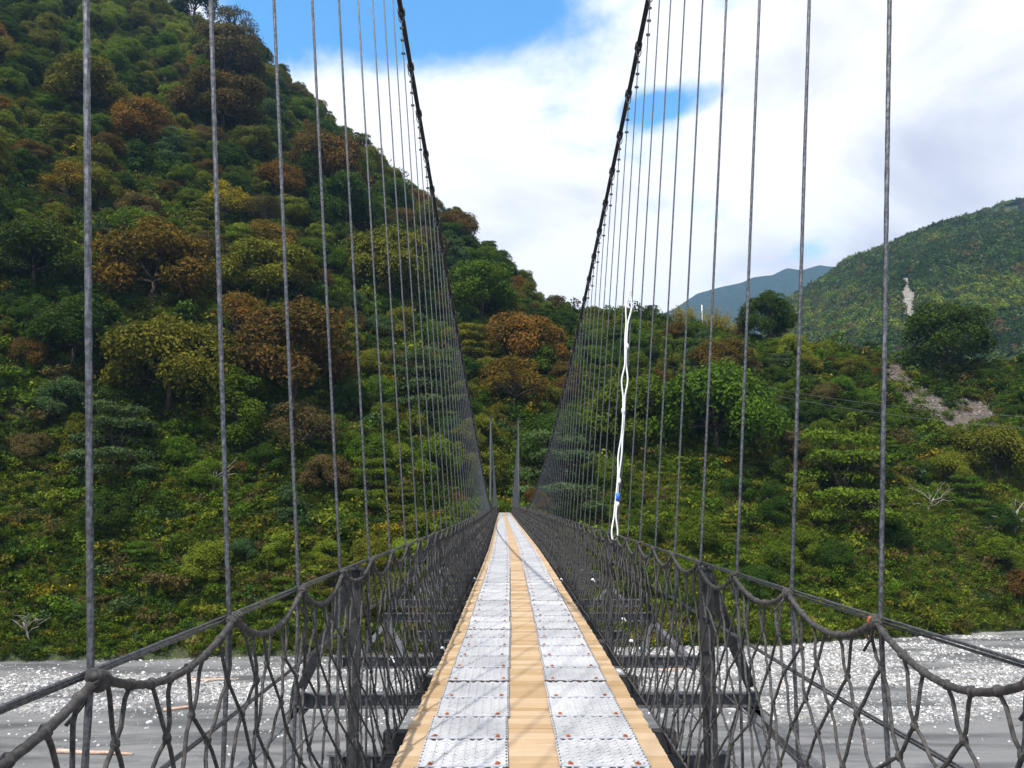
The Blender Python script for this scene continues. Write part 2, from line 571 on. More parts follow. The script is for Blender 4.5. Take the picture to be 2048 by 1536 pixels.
def gravel(x, y):
    """how stony the bed is: a white bar along the far bank, silt on the near side"""
    bar = (fbm(x * .030 + 5, y * .10 + 2, 3) - .5) * 13
    g = np.clip((y + bar - (82 - .03 * x)) / 2.5, 0, 1)
    foot = np.interp(np.arctan2(x, y), hill.f[:, 0], hill.f[:, 1]); rr = np.hypot(x, y)
    g = g * np.where(x < 15, np.clip((foot - 5 - rr) / 6, .22, 1), 1)
    return g * np.clip((fbm(x * .10, y * .34, 3) - .30) * 5, .12, 1)

# river bed: one sheet, fine near the bridge and coarse out to the horizon
def build_bed():
    xs = np.concatenate([np.linspace(-7000, -200, 24), np.arange(-190, 230, 1.6), np.linspace(240, 7000, 24)])
    ys = np.concatenate([np.linspace(-7000, -20, 20), np.arange(-10, 165, 1.2), np.linspace(175, 7000, 24)])
    X, Y = np.meshgrid(xs, ys, indexing='ij')
    near = (np.abs(X) < 210) & (Y > -8) & (Y < 160)
    Z = ZR + np.where(near, (fbm(X * .05, Y * .16, 4) - .5) * .9 + (fbm(X * .5, Y * .9, 2) - .5) * .10, 0)
    m = len(ys); i, j = np.meshgrid(np.arange(len(xs) - 1), np.arange(m - 1), indexing='ij')
    a0 = (i * m + j).ravel()
    me = bpy.data.meshes.new('river_bed')
    me.from_pydata(np.stack([X, Y, Z], -1).reshape(-1, 3).tolist(), [], np.stack([a0, a0 + m, a0 + m + 1, a0 + 1], -1).tolist())
    me.polygons.foreach_set('use_smooth', [True] * len(me.polygons))
    m_, t, out = newmat('river_silt')
    ge = N(t, 'ShaderNodeNewGeometry'); p = ge.outputs['Position']
    st = vmath(t, 'MULTIPLY', p, (.10, .55, 1)).outputs[0]
    n1 = noise(t, st, .55, 5, .6, .6); n2 = noise(t, p, 2.6, 6, .7); n3 = noise(t, st, 2.2, 4, .6, .3)
    col = mixc(t, maprange(t, n1, .38, .62), (.085, .088, .092), (.165, .165, .168))
    col = mixc(t, val(t, 'MULTIPLY', maprange(t, n3, .5, .75), .5), col, (.21, .21, .215))
    col = mixc(t, val(t, 'MULTIPLY', maprange(t, n2, .56, .75), .55), col, (.27, .265, .26))
    vo = N(t, 'ShaderNodeTexVoronoi'); L(t, p, vo.inputs['Vector']); vo.inputs['Scale'].default_value = 4.5
    sepc = N(t, 'ShaderNodeSeparateColor'); L(t, vo.outputs['Color'], sepc.inputs[0])
    peb = mixc(t, sepc.outputs[0], (.12, .122, .126), (.40, .395, .39))
    ga = N(t, 'ShaderNodeAttribute', attribute_name='gravel')
    gm = maprange(t, val(t, 'ADD', ga.outputs['Fac'], val(t, 'MULTIPLY', val(t, 'SUBTRACT', n2, .5), 1.6)), .3, .8)
    col = mixc(t, val(t, 'MULTIPLY', gm, .8), col, peb)
    princ(t, out, col, maprange(t, n1, .35, .6, .45, .85), 0, .4, n2, .12)
    at = me.attributes.new('gravel', 'FLOAT', 'POINT'); at.data.foreach_set('value', np.where(near, gravel(X, Y), 0).ravel())
    me.materials.append(m_)
    o = link('river_bed', me); tag(o, kind='structure')
build_bed()

# far mountains up the valley
mount = Slope(
    foot=[(1150, 900, 430), (1500, 900, 440), (2048, 900, 460), (2700, 900, 480), (3600, 900, 520)],
    crest=[(1150, 820, 760, 0), (1380, 790, 800, 6), (1500, 690, 830, 8), (1545, 606, 850, 8), (1640, 560, 880, 8), (1700, 512, 900, 8), (1800, 475, 920, 8), (1900, 440, 930, 8),
           (1960, 428, 935, 8), (2048, 425, 940, 8), (2300, 380, 950, 8), (2700, 300, 960, 8), (3600, 250, 960, 8)],
    amp=26, bulge=.10, nscale=.008, seed=9.1, back=(400, -200))
ridge2 = Slope(
    foot=[(1700, 900, 980), (2048, 900, 980), (3200, 900, 980)],
    crest=[(1700, 540, 1200, 8), (1880, 450, 1200, 8), (1930, 432, 1200, 8), (1990, 408, 1200, 8), (2048, 386, 1210, 8), (2300, 300, 1230, 8), (3200, 120, 1250, 8)],
    amp=20, bulge=.06, nscale=.006, seed=2.2, back=(400, -200))
peak = Slope(
    foot=[(900, 900, 2600), (1500, 900, 2600), (2400, 900, 2600)],
    crest=[(900, 700, 3300, 0), (1250, 660, 3350, 0), (1350, 622, 3400, 0), (1395, 592, 3400, 0), (1420, 584, 3400, 0), (1452, 574, 3420, 0), (1485, 566, 3450, 0), (1505, 556, 3450, 0), (1545, 551, 3480, 0), (1575, 538, 3500, 0), (1605, 541, 3500, 0), (1640, 532, 3500, 0), (1700, 540, 3500, 0), (1800, 560, 3500, 0), (2400, 700, 3500, 0)],
    amp=60, bulge=.03, nscale=.0024, seed=6.7, back=(500, -300))

def bare_far(V):
    u, v = project(V)
    wob = (fbm(V[:, 0] * .06, V[:, 1] * .06 + V[:, 2] * .07, 3) - .5) * 26
    return inpoly(u + wob, v + wob * .4, [(1794, 555), (1824, 553), (1832, 600), (1838, 630), (1806, 645), (1800, 610)]).astype(float)

M['farhill'] = make_soil('far_slope_soil', (.05, .06, .03), (.09, .09, .045), (.02, .042, .014), (.055, .085, .028), (.17, .16, .14), (.34, .32, .29), .12)
tag(mount.mesh('forested_mountain', 300, 160, M['farhill'], 1.6, bare_far), kind='structure')
tag(ridge2.mesh('mountain_ridge', 160, 60, M['farhill'], 1.4), kind='structure')
M['peak'] = make_soil('distant_forest', (.02, .03, .014), (.035, .045, .02), (.012, .026, .010), (.03, .05, .02), (.2, .2, .2), (.3, .3, .3), .02)
tag(peak.mesh('distant_mountain', 260, 120, M['peak'], 1.4), kind='structure')

# ------------------------------------------------------------------ vegetation prototypes
def cards(mb, C, Nn, size, asp=.62, tones=None, fold=.25):
    """leaf clumps: one bent rhombus each, centre C, normal Nn"""
    n = len(C)
    Nn = Nn / (np.linalg.norm(Nn, axis=1)[:, None] + 1e-9)
    a = rng.normal(size=(n, 3)); A = np.cross(Nn, a); A /= np.linalg.norm(A, axis=1)[:, None] + 1e-9
    B = np.cross(Nn, A)
    s = (size * (.55 + .9 * rng.random(n)))[:, None]
    V = np.stack([C + A * s - Nn * s * fold, C + B * s * asp, C - A * s - Nn * s * fold, C - B * s * asp], 1).reshape(-1, 3)
    b = mb.n
    mb.v.append(V); mb.n += 4 * n
    idx = (b + np.arange(n) * 4)
    mb.f.extend(map(tuple, np.stack([idx, idx + 1, idx + 2, idx + 3], -1).tolist()))
    mb.tone.extend((tones if tones is not None else rng.random(n)).tolist())

def crown_mesh(name, Rr, H, nclump, ncard, size, base=.35, shape='dome', sparse=0.0):
    mb = MB(); cl = []
    for i in range(nclump):
        a = rng.random() * 2 * math.pi
        if shape == 'dome':
            w_ = rng.normal(size=3); w_ /= np.linalg.norm(w_); w_[2] = w_[2] if w_[2] > -.45 else -w_[2]
            f_ = .62 + .22 * rng.random(); zz = H * (base + (1 - base) * .46) + w_[2] * H * (1 - base) * .5 * f_
            rad = math.hypot(w_[0], w_[1]) * Rr * f_; a = math.atan2(w_[1], w_[0])
        elif shape == 'oval':
            k = rng.random(); zz = H * (base + (1 - base) * (.08 + .84 * k)); rad = Rr * .72 * math.sin(math.pi * (.16 + .74 * k)) * math.sqrt(rng.random() * .8 + .2)
        else:                                                         # 'tiers': flat plates of foliage
            k = rng.random(); zz = H * (base + (1 - base) * (round(k * 4) / 4.4 + .07 * (rng.random() - .5))); rad = Rr * (.85 - .35 * k) * math.sqrt(rng.random())
        fl = .80 if shape != 'tiers' else .34
        cl.append((rad * math.cos(a), rad * math.sin(a), zz, Rr * (.22 + .20 * rng.random()), fl))
    cl = np.array(cl)
    k = rng.integers(0, nclump, ncard); cc = cl[k]
    out = cc[:, :3] - np.array([0, 0, H * .45]); out /= np.linalg.norm(out, axis=1)[:, None] + 1e-9
    dr = rng.normal(size=(ncard, 3)) + out * .55 + np.array([0, 0, .55]); dr /= np.linalg.norm(dr, axis=1)[:, None]
    rr = cc[:, 3] * (.55 + .5 * rng.random(ncard) ** .5) * np.where(rng.random(ncard) < .12, 1.25, 1)
    C = cc[:, :3] + dr * rr[:, None] * np.stack([np.ones(ncard), np.ones(ncard), cc[:, 4]], -1)
    Nn = dr * .8 + rng.normal(size=(ncard, 3)) * .55 + np.array([0, 0, .35])
    ct = rng.random(nclump)
    tones = np.clip(.02 + .55 * ct[k] + .45 * rng.random(ncard), 0, 1)
    cards(mb, C, Nn, size, tones=tones)
    me = mb.mesh(name, None, False, True)
    me.materials.append(LM['dark'])
    return me, cl

def limb(mb, a, b, r0, r1, sides=5, n=5, wob=.06):
    a = np.array(a); b = np.array(b); l = np.linalg.norm(b - a)
    s = np.linspace(0, 1, n)[:, None]
    P = a + (b - a) * s + (rng.random((n, 3)) - .5) * wob * l * np.sin(s * math.pi)
    P[:, 2] += np.sin(s[:, 0] * math.pi) * l * .06
    mb.tube(P, np.linspace(r0, r1, n), sides)

def trunk_mesh(name, H, cl, Rr, mat, nl=9, fine=False):
    mb = MB(); fork = np.array([.1 * Rr * (rng.random() - .5), .1 * Rr * (rng.random() - .5), H * .38])
    s = np.linspace(0, 1, 7)[:, None]
    P = fork * s; P[:, :2] += (rng.random((7, 2)) - .5) * .05 * H * np.sin(s * math.pi); P[0, 2] = -H * .10
    mb.tube(P, np.linspace(.034, .022, 7) * H, 8)
    order = rng.permutation(len(cl))[:nl]
    for q in order:
        e = cl[q, :3]
        limb(mb, fork, e, .013 * H, .003 * H)
        for _ in range(3 if fine else 1):
            limb(mb, fork + (e - fork) * (.45 + .3 * rng.random()), e + (rng.random(3) - .4) * Rr * .55, .007 * H, .0015 * H, 4, 4)
    return mb.mesh(name, mat, True)

TREES = {}
def add_proto(key, Rr, H, nclump, ncard, size, base, shape, nl=9, fine=False):
    cm, cl = crown_mesh('crown', Rr, H, nclump, ncard, size, base, shape)
    TREES[key] = (cm, trunk_mesh('trunk', H, cl, Rr, M['bark'], nl, fine), Rr, H)
add_proto('d1', 4.8, 8.6, 40, 14000, .155, .05, 'dome')
add_proto('d2', 5.2, 8.0, 36, 14000, .16, .04, 'dome')
add_proto('d3', 4.5, 9.4, 44, 14000, .15, .05, 'dome')
add_proto('o1', 3.6, 10.0, 40, 12000, .15, .08, 'oval')
add_proto('o2', 3.2, 9.0, 34, 11000, .15, .08, 'oval')
add_proto('t1', 5.0, 8.4, 40, 10000, .15, .14, 'tiers', 14, True)
add_proto('s1', 4.5, 8.8, 34, 5200, .14, .12, 'dome', 20, True)      # thin autumn crown, branches show

def shrub_mesh(name, ncard, size, flat, mat):
    mb = MB(); n = 9; cl = rng.normal(size=(n, 3)) * np.array([.55, .55, .22]); cl[:, 2] = np.abs(cl[:, 2]) * 1.2 + .35 * flat
    k = rng.integers(0, n, ncard)
    dr = rng.normal(size=(ncard, 3)) + np.array([0, 0, .6]); dr /= np.linalg.norm(dr, axis=1)[:, None]
    C = cl[k] + dr * (.25 + .35 * rng.random(ncard))[:, None] * np.array([1, 1, flat])
    cards(mb, C, dr + rng.normal(size=(ncard, 3)) * .6, size)
    me = mb.mesh(name, None, False, True); me.materials.append(mat)
    return me

def tuft_mesh(name, nb, h, spread, mat, w=.042, droop=.55):
    mb = MB()
    for i in range(nb):
        a = rng.random() * 2 * math.pi; r = .25 * math.sqrt(rng.random()); hh = h * (.55 + .6 * rng.random()); sp = spread * (.3 + .9 * rng.random())
        b = np.array([r * math.cos(a * 3), r * math.sin(a * 3), 0]); d = np.array([math.cos(a), math.sin(a), 0]); s = np.array([-d[1], d[0], 0])
        V = []
        for q, ww in ((0, 1), (.4, .95), (.75, .7), (1, .08)):
            p = b + d * sp * q ** 1.6 + np.array([0, 0, hh * (q - droop * .5 * q ** 3)])
            V += [p - s * w * ww * h, p + s * w * ww * h]
        mb.add(V, [(0, 1, 3, 2), (2, 3, 5, 4), (4, 5, 7, 6)], rng.random())
    me = mb.mesh(name, None, False, True); me.materials.append(mat)
    return me

def proto_obj(name, me, mat=None):
    o = bpy.data.objects.new(name, me)
    if mat is not None:
        o.material_slots[0].link = 'OBJECT'; o.material_slots[0].material = mat
    return o

def scatter(name, protos, P, idx, scl, rot, label, cat, kind='stuff'):
    """one object: every point of it carries one clump (geometry nodes)"""
    coll = bpy.data.collections.new(name + '_kinds')
    for i, p in enumerate(protos):
        p.name = '%s_kind_%02d' % (name, i); coll.objects.link(p)
    me = bpy.data.meshes.new(name)
    me.from_pydata(np.asarray(P).tolist(), [], [])
    n = len(P)
    a = me.attributes.new('idx', 'INT', 'POINT'); a.data.foreach_set('value', np.asarray(idx, np.int32))
    a = me.attributes.new('scl', 'FLOAT_VECTOR', 'POINT'); a.data.foreach_set('vector', np.asarray(scl, np.float32).ravel())
    a = me.attributes.new('rot', 'FLOAT_VECTOR', 'POINT'); a.data.foreach_set('vector', np.asarray(rot, np.float32).ravel())
    o = link(name, me); tag(o, label, cat, None, kind)
    g = bpy.data.node_groups.new(name + '_scatter', 'GeometryNodeTree')
    g.interface.new_socket('Geometry', in_out='INPUT', socket_type='NodeSocketGeometry')
    g.interface.new_socket('Geometry', in_out='OUTPUT', socket_type='NodeSocketGeometry')
    gi = g.nodes.new('NodeGroupInput'); go = g.nodes.new('NodeGroupOutput')
    ci = g.nodes.new('GeometryNodeCollectionInfo'); ci.inputs['Collection'].default_value = coll
    ci.inputs['Separate Children'].default_value = True; ci.inputs['Reset Children'].default_value = True
    iop = g.nodes.new('GeometryNodeInstanceOnPoints'); iop.inputs['Pick Instance'].default_value = True
    def na(nm, ty):
        k = g.nodes.new('GeometryNodeInputNamedAttribute'); k.data_type = ty; k.inputs['Name'].default_value = nm; return k.outputs[0]
    g.links.new(gi.outputs[0], iop.inputs['Points']); g.links.new(ci.outputs[0], iop.inputs['Instance'])
    g.links.new(na('idx', 'INT'), iop.inputs['Instance Index'])
    e2r = g.nodes.new('FunctionNodeEulerToRotation'); g.links.new(na('rot', 'FLOAT_VECTOR'), e2r.inputs[0]); g.links.new(e2r.outputs[0], iop.inputs['Rotation'])
    g.links.new(na('scl', 'FLOAT_VECTOR'), iop.inputs['Scale'])
    g.links.new(iop.outputs[0], go.inputs[0])
    md = o.modifiers.new('scatter', 'NODES'); md.node_group = g
    return o

# ------------------------------------------------------------------ planting
def sample_slope(sl, n, phr, tr, bias=1.0):
    ph = phr[0] + (phr[1] - phr[0]) * rng.random(n)
    t = tr[0] + (tr[1] - tr[0]) * rng.random(n) ** bias
    P = sl.at(ph, t); u, v = project(P)
    return P, u, v, t

PHL = math.atan2(*ray(-420, 900)[:2]); PHR = math.atan2(*ray(2420, 900)[:2])

trees = []          # x, y, z, scale, squash, prototype, colour, label, group, name

def plant(u, v, width, proto, colr, label, name, group=None, sl=hill, tall=1.0):
    """a tree whose crown is centred near pixel (u, v) and about width pixels wide"""
    Rr, H = TREES[proto][2], TREES[proto][3]
    P, ph, t = sl.find(u, v)
    dist = float(np.linalg.norm(P))
    s = width / F * dist / (2 * Rr)
    h = H * s * tall
    P, ph, t = sl.find(u, min(v + .46 * h * F / dist * .9, 1300))
    trees.append([*P, s, tall, proto, colr, label, group, name])

# trees that can be told apart in the photograph
plant(300, 560, 190, 'd1', 'orange', 'wide glowing orange autumn tree standing alone in dark green forest on the mountainside', 'autumn_tree')
plant(335, 760, 230, 'd2', 'olive', 'very broad olive-brown tree beside the rust-brown tree on the lower mountainside', 'broadleaf_tree')
plant(590, 745, 220, 'd3', 'rust', 'huge rust-brown tree rising behind a bright green tree on the lower mountainside', 'autumn_tree')
plant(475, 655, 110, 's1', 'orange', 'thin orange autumn crown with pale branches above the broad olive-brown tree', 'autumn_tree')
plant(470, 835, 115, 'o1', 'mid', 'bright green oval tree standing in front of the huge rust-brown tree', 'broadleaf_tree')
plant(1050, 705, 165, 'd2', 'orange', 'broad bright orange autumn tree on the slope straight above the bridge end', 'autumn_tree')
plant(1030, 790, 130, 's1', 'orange', 'smaller thin orange tree just below the broad bright orange one above the bridge end', 'autumn_tree')
plant(1075, 735, 100, 'd1', 'mid', 'green tree growing between two orange trees above the bridge end', 'broadleaf_tree')
plant(1125, 795, 70, 's1', 'rust', 'small rust-orange tree beside green tree above the bridge end', 'autumn_tree')
plant(860, 790, 170, 't1', 'teal', 'blue-green tree with flat layered branches at the foot of the mountain', 'broadleaf_tree')
plant(1120, 965, 190, 't1', 'teal', 'pale blue-green layered tree overhanging the far end of the bridge', 'broadleaf_tree')
plant(1110, 905, 150, 'd1', 'dark', 'dark round tree right behind the pale layered tree at the bridge end', 'broadleaf_tree')
plant(980, 960, 80, 'o2', 'olive', 'narrow olive tree leaning over the path at the far bridge end', 'broadleaf_tree')
plant(1430, 850, 240, 'd2', 'mid', 'very large green tree with a dark hollow under it on the low hill', 'broadleaf_tree')
plant(1270, 850, 180, 'd1', 'mid', 'large dark-footed tree beside the very large one on the low hill', 'broadleaf_tree')
plant(1445, 735, 115, 'd2', 'rust', 'green tree with rusty red-brown top on the low hill', 'autumn_tree')
plant(1440, 800, 90, 's1', 'orange', 'thin orange-tinged tree in front of the rusty one on the low hill', 'autumn_tree')
plant(1540, 625, 108, 'd3', 'dark', 'dark ragged lone tree standing on the crest of the low hill', 'broadleaf_tree')
plant(1897, 700, 155, 'd1', 'dark', 'dense dark round tree standing above the bare landslip', 'broadleaf_tree')
plant(1990, 925, 130, 'd2', 'olive', 'olive bushy tree below the bare landslip', 'broadleaf_tree')
plant(1690, 980, 200, 't1', 'mid', 'low spreading tree with layered branches above the reeds of the right bank', 'broadleaf_tree')
plant(1303, 585, 36, 't1', 'dark', 'small flat-topped tree sticking up from the crest of the low hill', 'broadleaf_tree')
plant(390, 10, 80, 'd3', 'dark', 'dark rounded tree on the very top of the mountain ridge', 'broadleaf_tree')
plant(470, 30, 70, 's1', 'brown', 'nearly bare brown tree on the top of the mountain ridge', 'autumn_tree')
plant(170, 195, 130, 'd2', 'olive', 'tall olive-orange tree high on the mountainside', 'broadleaf_tree')
plant(280, 265, 110, 'd1', 'orange', 'orange-topped tree under the pale rock scar on the mountainside', 'autumn_tree')
plant(298, 210, 34, 's1', 'yellow', 'small bright yellow tree beside the pale rock scar', 'autumn_tree')
plant(440, 225, 150, 'd2', 'rust', 'wide reddish-brown tree high on the mountainside near the ridge', 'autumn_tree')
plant(450, 130, 120, 'd1', 'brown', 'brown leafless-looking tree just below the mountain ridge', 'autumn_tree')
plant(650, 350, 150, 'd2', 'rust', 'rusty tree in front of a dark one below the mountain ridge', 'autumn_tree')
plant(690, 425, 120, 'd3', 'dark', 'almost black green tree under the rusty one below the ridge', 'broadleaf_tree')
plant(450, 420, 90, 's1', 'yellow', 'thin yellow-leaved tree half way up the mountainside', 'autumn_tree')
plant(135, 390, 90, 's1', 'yellow', 'yellow-tinged tree above dark green crowns on the mountainside', 'autumn_tree')
plant(915, 462, 84, 'd2', 'rust', 'reddish tree near the low end of the mountain ridge', 'autumn_tree')
plant(780, 545, 160, 'd1', 'olive', 'broad olive tree half way down the mountain spur', 'broadleaf_tree')
plant(530, 560, 170, 'd2', 'olive', 'broad olive tree beside the glowing orange tree', 'broadleaf_tree')
plant(640, 575, 60, 's1', 'rust', 'little red tree beside the broad olive tree', 'autumn_tree')
plant(150, 690, 150, 'd3', 'dark', 'dark green rounded tree beside the broad olive-brown tree', 'broadleaf_tree')
plant(170, 700, 80, 's1', 'orange', 'faint orange tree in front of a dark green rounded tree', 'autumn_tree')
plant(60, 540, 170, 'd2', 'dark', 'wide dark green tree beside the glowing orange tree on the mountainside', 'broadleaf_tree')
plant(230, 900, 160, 't1', 'teal', 'blue-green spreading tree at the foot of the mountain', 'broadleaf_tree')
plant(600, 880, 130, 's1', 'brown', 'bare brown twiggy tree below the huge rust-brown tree', 'autumn_tree')
plant(960, 600, 140, 'd1', 'mid', 'mid green tree at the low end of the mountain ridge', 'broadleaf_tree')

named = np.array([t[:3] for t in trees]); named_r = np.array([TREES[t[5]][2] * t[3] for t in trees])
nfix = len(trees)

# forest between them: dart throwing over both hills
def forest_density(u, v):
    left = np.where(v < 760, 1.0, np.where(v < 960, .75, .10)) * (u < 800)
    mid = ((u >= 800) & (u < 1150)) * np.where(v < 640, .35, np.where(v < 960, .85, .05))
    right = (u >= 1150) * np.where(v < 690, .28, np.where(v < 945, .8, .04)) * np.where(u < 1640, 1.0, .42)
    return left + mid + right

cand_P, cu, cv, ct = sample_slope(hill, 17000, (PHL - .06, PHR + .06), (.02, 1.05), .8)
kept = []; cell = {}
def too_close(p, r):
    gx, gy = int(p[0] // 8), int(p[1] // 8)
    for a in range(gx - 1, gx + 2):
        for b in range(gy - 1, gy + 2):
            for q, r2 in cell.get((a, b), ()):
                if (p[0] - q[0]) ** 2 + (p[1] - q[1]) ** 2 < (.60 * (r + r2)) ** 2:
                    return True
    return False
for p, r in zip(named, named_r):
    cell.setdefault((int(p[0] // 8), int(p[1] // 8)), []).append((p, r * .8))
barec = np.maximum(bare_near(cand_P), bare_near(cand_P + np.array([0, 0, 4.])) * (cu > 1500))
dens = forest_density(cu, cv)
for i in range(len(cand_P)):
    if barec[i] > .3 or rnd.random() > dens[i]:
        continue
    p = cand_P[i]
    if abs(p[0]) < 4 and p[1] < 150 and p[2] > -7:          # keep the path at the bridge end open
        continue
    s = rnd.uniform(.5, 1.35) if cv[i] < 600 else rnd.uniform(.4, .95)
    if cu[i] > 1150: s *= .85
    if cu[i] > 1150 and cv[i] < 690: s *= .6
    if ct[i] > .93: s *= .7
    r = s * 4.6
    if too_close(p, r):
        continue
    cell.setdefault((int(p[0] // 8), int(p[1] // 8)), []).append((p, r))
    kept.append((i, s))
COLW = [('dark', 34), ('mid', 25), ('olive', 20), ('teal', 5), ('rust', 3), ('brown', 4), ('orange', 2), ('lime', 7)]
COLR = [('dark', 34), ('mid', 36), ('olive', 14), ('teal', 8), ('lime', 4), ('rust', 2), ('brown', 2)]
PRO = ['d1', 'd2', 'd3', 'o1', 'o2', 't1', 'd1', 'd3']
def wpick(tab):
    x = rnd.random() * sum(w for _, w in tab)
    for k, w in tab:
        x -= w
        if x <= 0: return k
    return tab[0][0]
CN = {'dark': 'dark green', 'mid': 'mid green', 'olive': 'olive green', 'teal': 'blue-green', 'rust': 'rust-brown', 'brown': 'dull brown', 'orange': 'orange', 'lime': 'yellow-green'}
fill = []
for i, s in kept:
    p = cand_P[i]; u, v = cu[i], cv[i]
    # colours drift in patches over the slope
    patch = fbm(p[0] * .022 + 40, p[1] * .022 + p[2] * .02, 2)
    tab = COLR if u > 1120 else COLW
    if u < 420 and v < 330: tab = [('mid', 28), ('olive', 28), ('lime', 26), ('dark', 14), ('orange', 2), ('brown', 2)]
    c = wpick(tab)
    if patch > .60 and u < 1100 and rnd.random() < .45: c = rnd.choice(['rust', 'brown', 'olive', 'olive', 'olive'])
    if patch < .36 and rnd.random() < .5: c = 'dark'
    pr = rnd.choice(PRO)
    if c in ('rust', 'orange', 'brown'): pr = rnd.choice(['d1', 'd2', 's1', 'd3'])
    where = 'on the low hill' if u > 1120 else 'in the forest on the steep mountainside'
    inview = -60 < u < 2110 and v > -60
    fill.append((s / max(60., float(np.linalg.norm(p))) * (1 if inview else .01), p, s, pr, c, where))
fill.sort(key=lambda q: -q[0])
SHORT = ['glowing orange tree', 'very broad olive-brown tree', 'huge rust-brown tree', 'pale-branched orange crown', 'bright green oval tree', 'broad bright orange tree',
         'smaller thin orange tree', 'green tree between two orange trees', 'small rust-orange tree', 'blue-green layered tree', 'pale layered tree at the bridge end',
         'dark round tree at the bridge end', 'narrow olive tree at the bridge end', 'very large green tree', 'large dark-footed tree', 'rusty-topped tree', 'orange-tinged tree',
         'dark ragged lone tree', 'dense landslip-top tree', 'olive tree below the landslip', 'low spreading tree', 'small flat-topped crest tree', 'dark tree on the ridge top',
         'bare brown ridge tree', 'tall olive-orange tree', 'orange-topped tree', 'small yellow tree', 'wide reddish-brown tree', 'brown tree below the ridge', 'rusty tree below the ridge',
         'almost black tree', 'thin yellow tree', 'yellow-tinged tree', 'reddish ridge-end tree', 'olive tree on the spur', 'broad olive tree', 'little red tree', 'dark rounded tree',
         'faint orange tree', 'wide dark tree', 'blue-green spreading tree', 'bare brown twiggy tree', 'mid green ridge-end tree']
FORM = {'d1': 'round tree', 'd2': 'broad tree', 'd3': 'high-domed tree', 'o1': 'tall tree', 'o2': 'slim tree', 't1': 'layered tree', 's1': 'thin-leaved tree'}
def tree_label(p, s, pr, c):
    dd = np.linalg.norm(named - p, axis=1); k = int(np.argmin(dd)); q = p - named[k]
    flat_ = math.hypot(q[0], q[1])
    rel = 'uphill from' if q[2] > .45 * flat_ else ('downhill from' if q[2] < -.45 * flat_ else 'level with')
    near_ = 'right beside' if dd[k] < named_r[k] * 1.7 and rel == 'level with' else ('close ' + rel if dd[k] < 14 else rel)
    sz = 'small ' if s < .55 else ('large ' if s > .85 else '')
    return '%s%s %s %s the %s' % (sz, CN[c], FORM[pr], near_, SHORT[k])
NIND = 300 - nfix
for k, p, s, pr, c, where in fill[:NIND]:
    nm = 'autumn_tree' if c in ('rust', 'orange', 'brown') else 'broadleaf_tree'
    trees.append([*p, s, rnd.uniform(.85, 1.2), pr, c, tree_label(p, s, pr, c), '%s trees %s' % (CN[c], where), nm])

for (x, y, z, s, tall, pr, c, lab, grp, nm) in trees:
    cm, tm, Rr, H = TREES[pr]
    e = empty(nm, (x, y, z - .3 * s)); e.scale = (s, s, s * tall); e.rotation_euler = (0, 0, rnd.random() * 6.28)
    tag(e, lab, 'tree', grp)
    t_ = link('trunk', tm, e)
    k_ = link('crown', cm, e)
    k_.material_slots[0].link = 'OBJECT'; k_.material_slots[0].material = LM[c]

# the rest of the wood, read as one mass
restT = fill[NIND:]
pl = []; key = {}
for pr in ('d1', 'd2', 'd3', 'o1', 'o2', 's1', 't1'):
    for c in ('dark', 'mid', 'olive', 'teal', 'rust', 'brown', 'orange', 'lime'):
        if any(q[3] == pr and q[4] == c for q in restT):
            key[(pr, c)] = len(pl); pl.append(proto_obj('x', TREES[pr][0], LM[c]))
if restT:
    scatter('hillside_forest', pl, [q[1] - np.array([0, 0, .3]) for q in restT], [key[(q[3], q[4])] for q in restT],
            [(q[2], q[2], q[2] * rnd.uniform(.85, 1.2)) for q in restT], [(0, 0, rnd.random() * 6.28) for q in restT],
            'mass of smaller and hidden tree crowns filling the wooded slopes', 'forest')

# shrubs and creepers that cover the ground between the trees
def undergrowth():
    pr = []
    for c, fl in (('dark', .6), ('mid', .6), ('olive', .55), ('lime', .5), ('mid', .4), ('teal', .5), ('brown', .5), ('yellow', .5)):
        pr.append(proto_obj('x', shrub_mesh('shrub', 520, .085, fl, LM[c])))
    P, u, v, t = sample_slope(hill, 50000, (PHL - .04, PHR + .04), (.004, 1.06), .85)
    P2, u2, v2, t2 = sample_slope(hill, 26000, (PHL - .04, PHR + .04), (.004, .42), .9)
    P = np.concatenate([P, P2]); u = np.concatenate([u, u2]); v = np.concatenate([v, v2])
    b = np.maximum(bare_near(P), bare_near(P + np.array([0, 0, 1.6])) * (u > 1500))
    keep = (b < .3) | (rng.random(len(P)) < .05)
    keep &= ~((np.abs(P[:, 0]) < 1.5) & (P[:, 1] < 140) & (P[:, 2] > -4))
    P, u, v = P[keep], u[keep], v[keep]; n = len(P)
    patch = fbm(P[:, 0] * .05 + 7, P[:, 1] * .05 + P[:, 2] * .06, 3)
    r = rng.random(n) + (patch - .5) * 1.1
    idx = np.select([r < .20, r < .44, r < .52, r < .66, r < .90, r < 1.02], [0, 1, 5, 2, 4, 3], 2)
    lowr = (u > 1130) & (v > 930)
    idx = np.where(lowr & (rng.random(n) < .6), rng.choice([3, 2, 4, 1], n), idx)
    idx = np.where((u < 1130) & (v > 930) & (rng.random(n) < .12), rng.choice([3, 2], n), idx)
    idx = np.where(rng.random(n) < .05, 6, idx); idx = np.where(rng.random(n) < .006, 7, idx)
    s = rng.uniform(.7, 1.9, n) * np.where(v > 950, .85, 1.0) * np.where(lowr & (rng.random(n) < .65), .55, 1) * np.where(rng.random(n) < .07, 1.9, 1)
    scl = np.stack([s, s, s * rng.uniform(.7, 1.3, n)], -1)
    rot = np.stack([rng.normal(size=n) * .25, rng.normal(size=n) * .25, rng.random(n) * 6.28], -1)
    scatter('undergrowth', pr, P, idx, scl, rot, 'tangle of shrubs and creepers covering the slopes', 'undergrowth')
undergrowth()

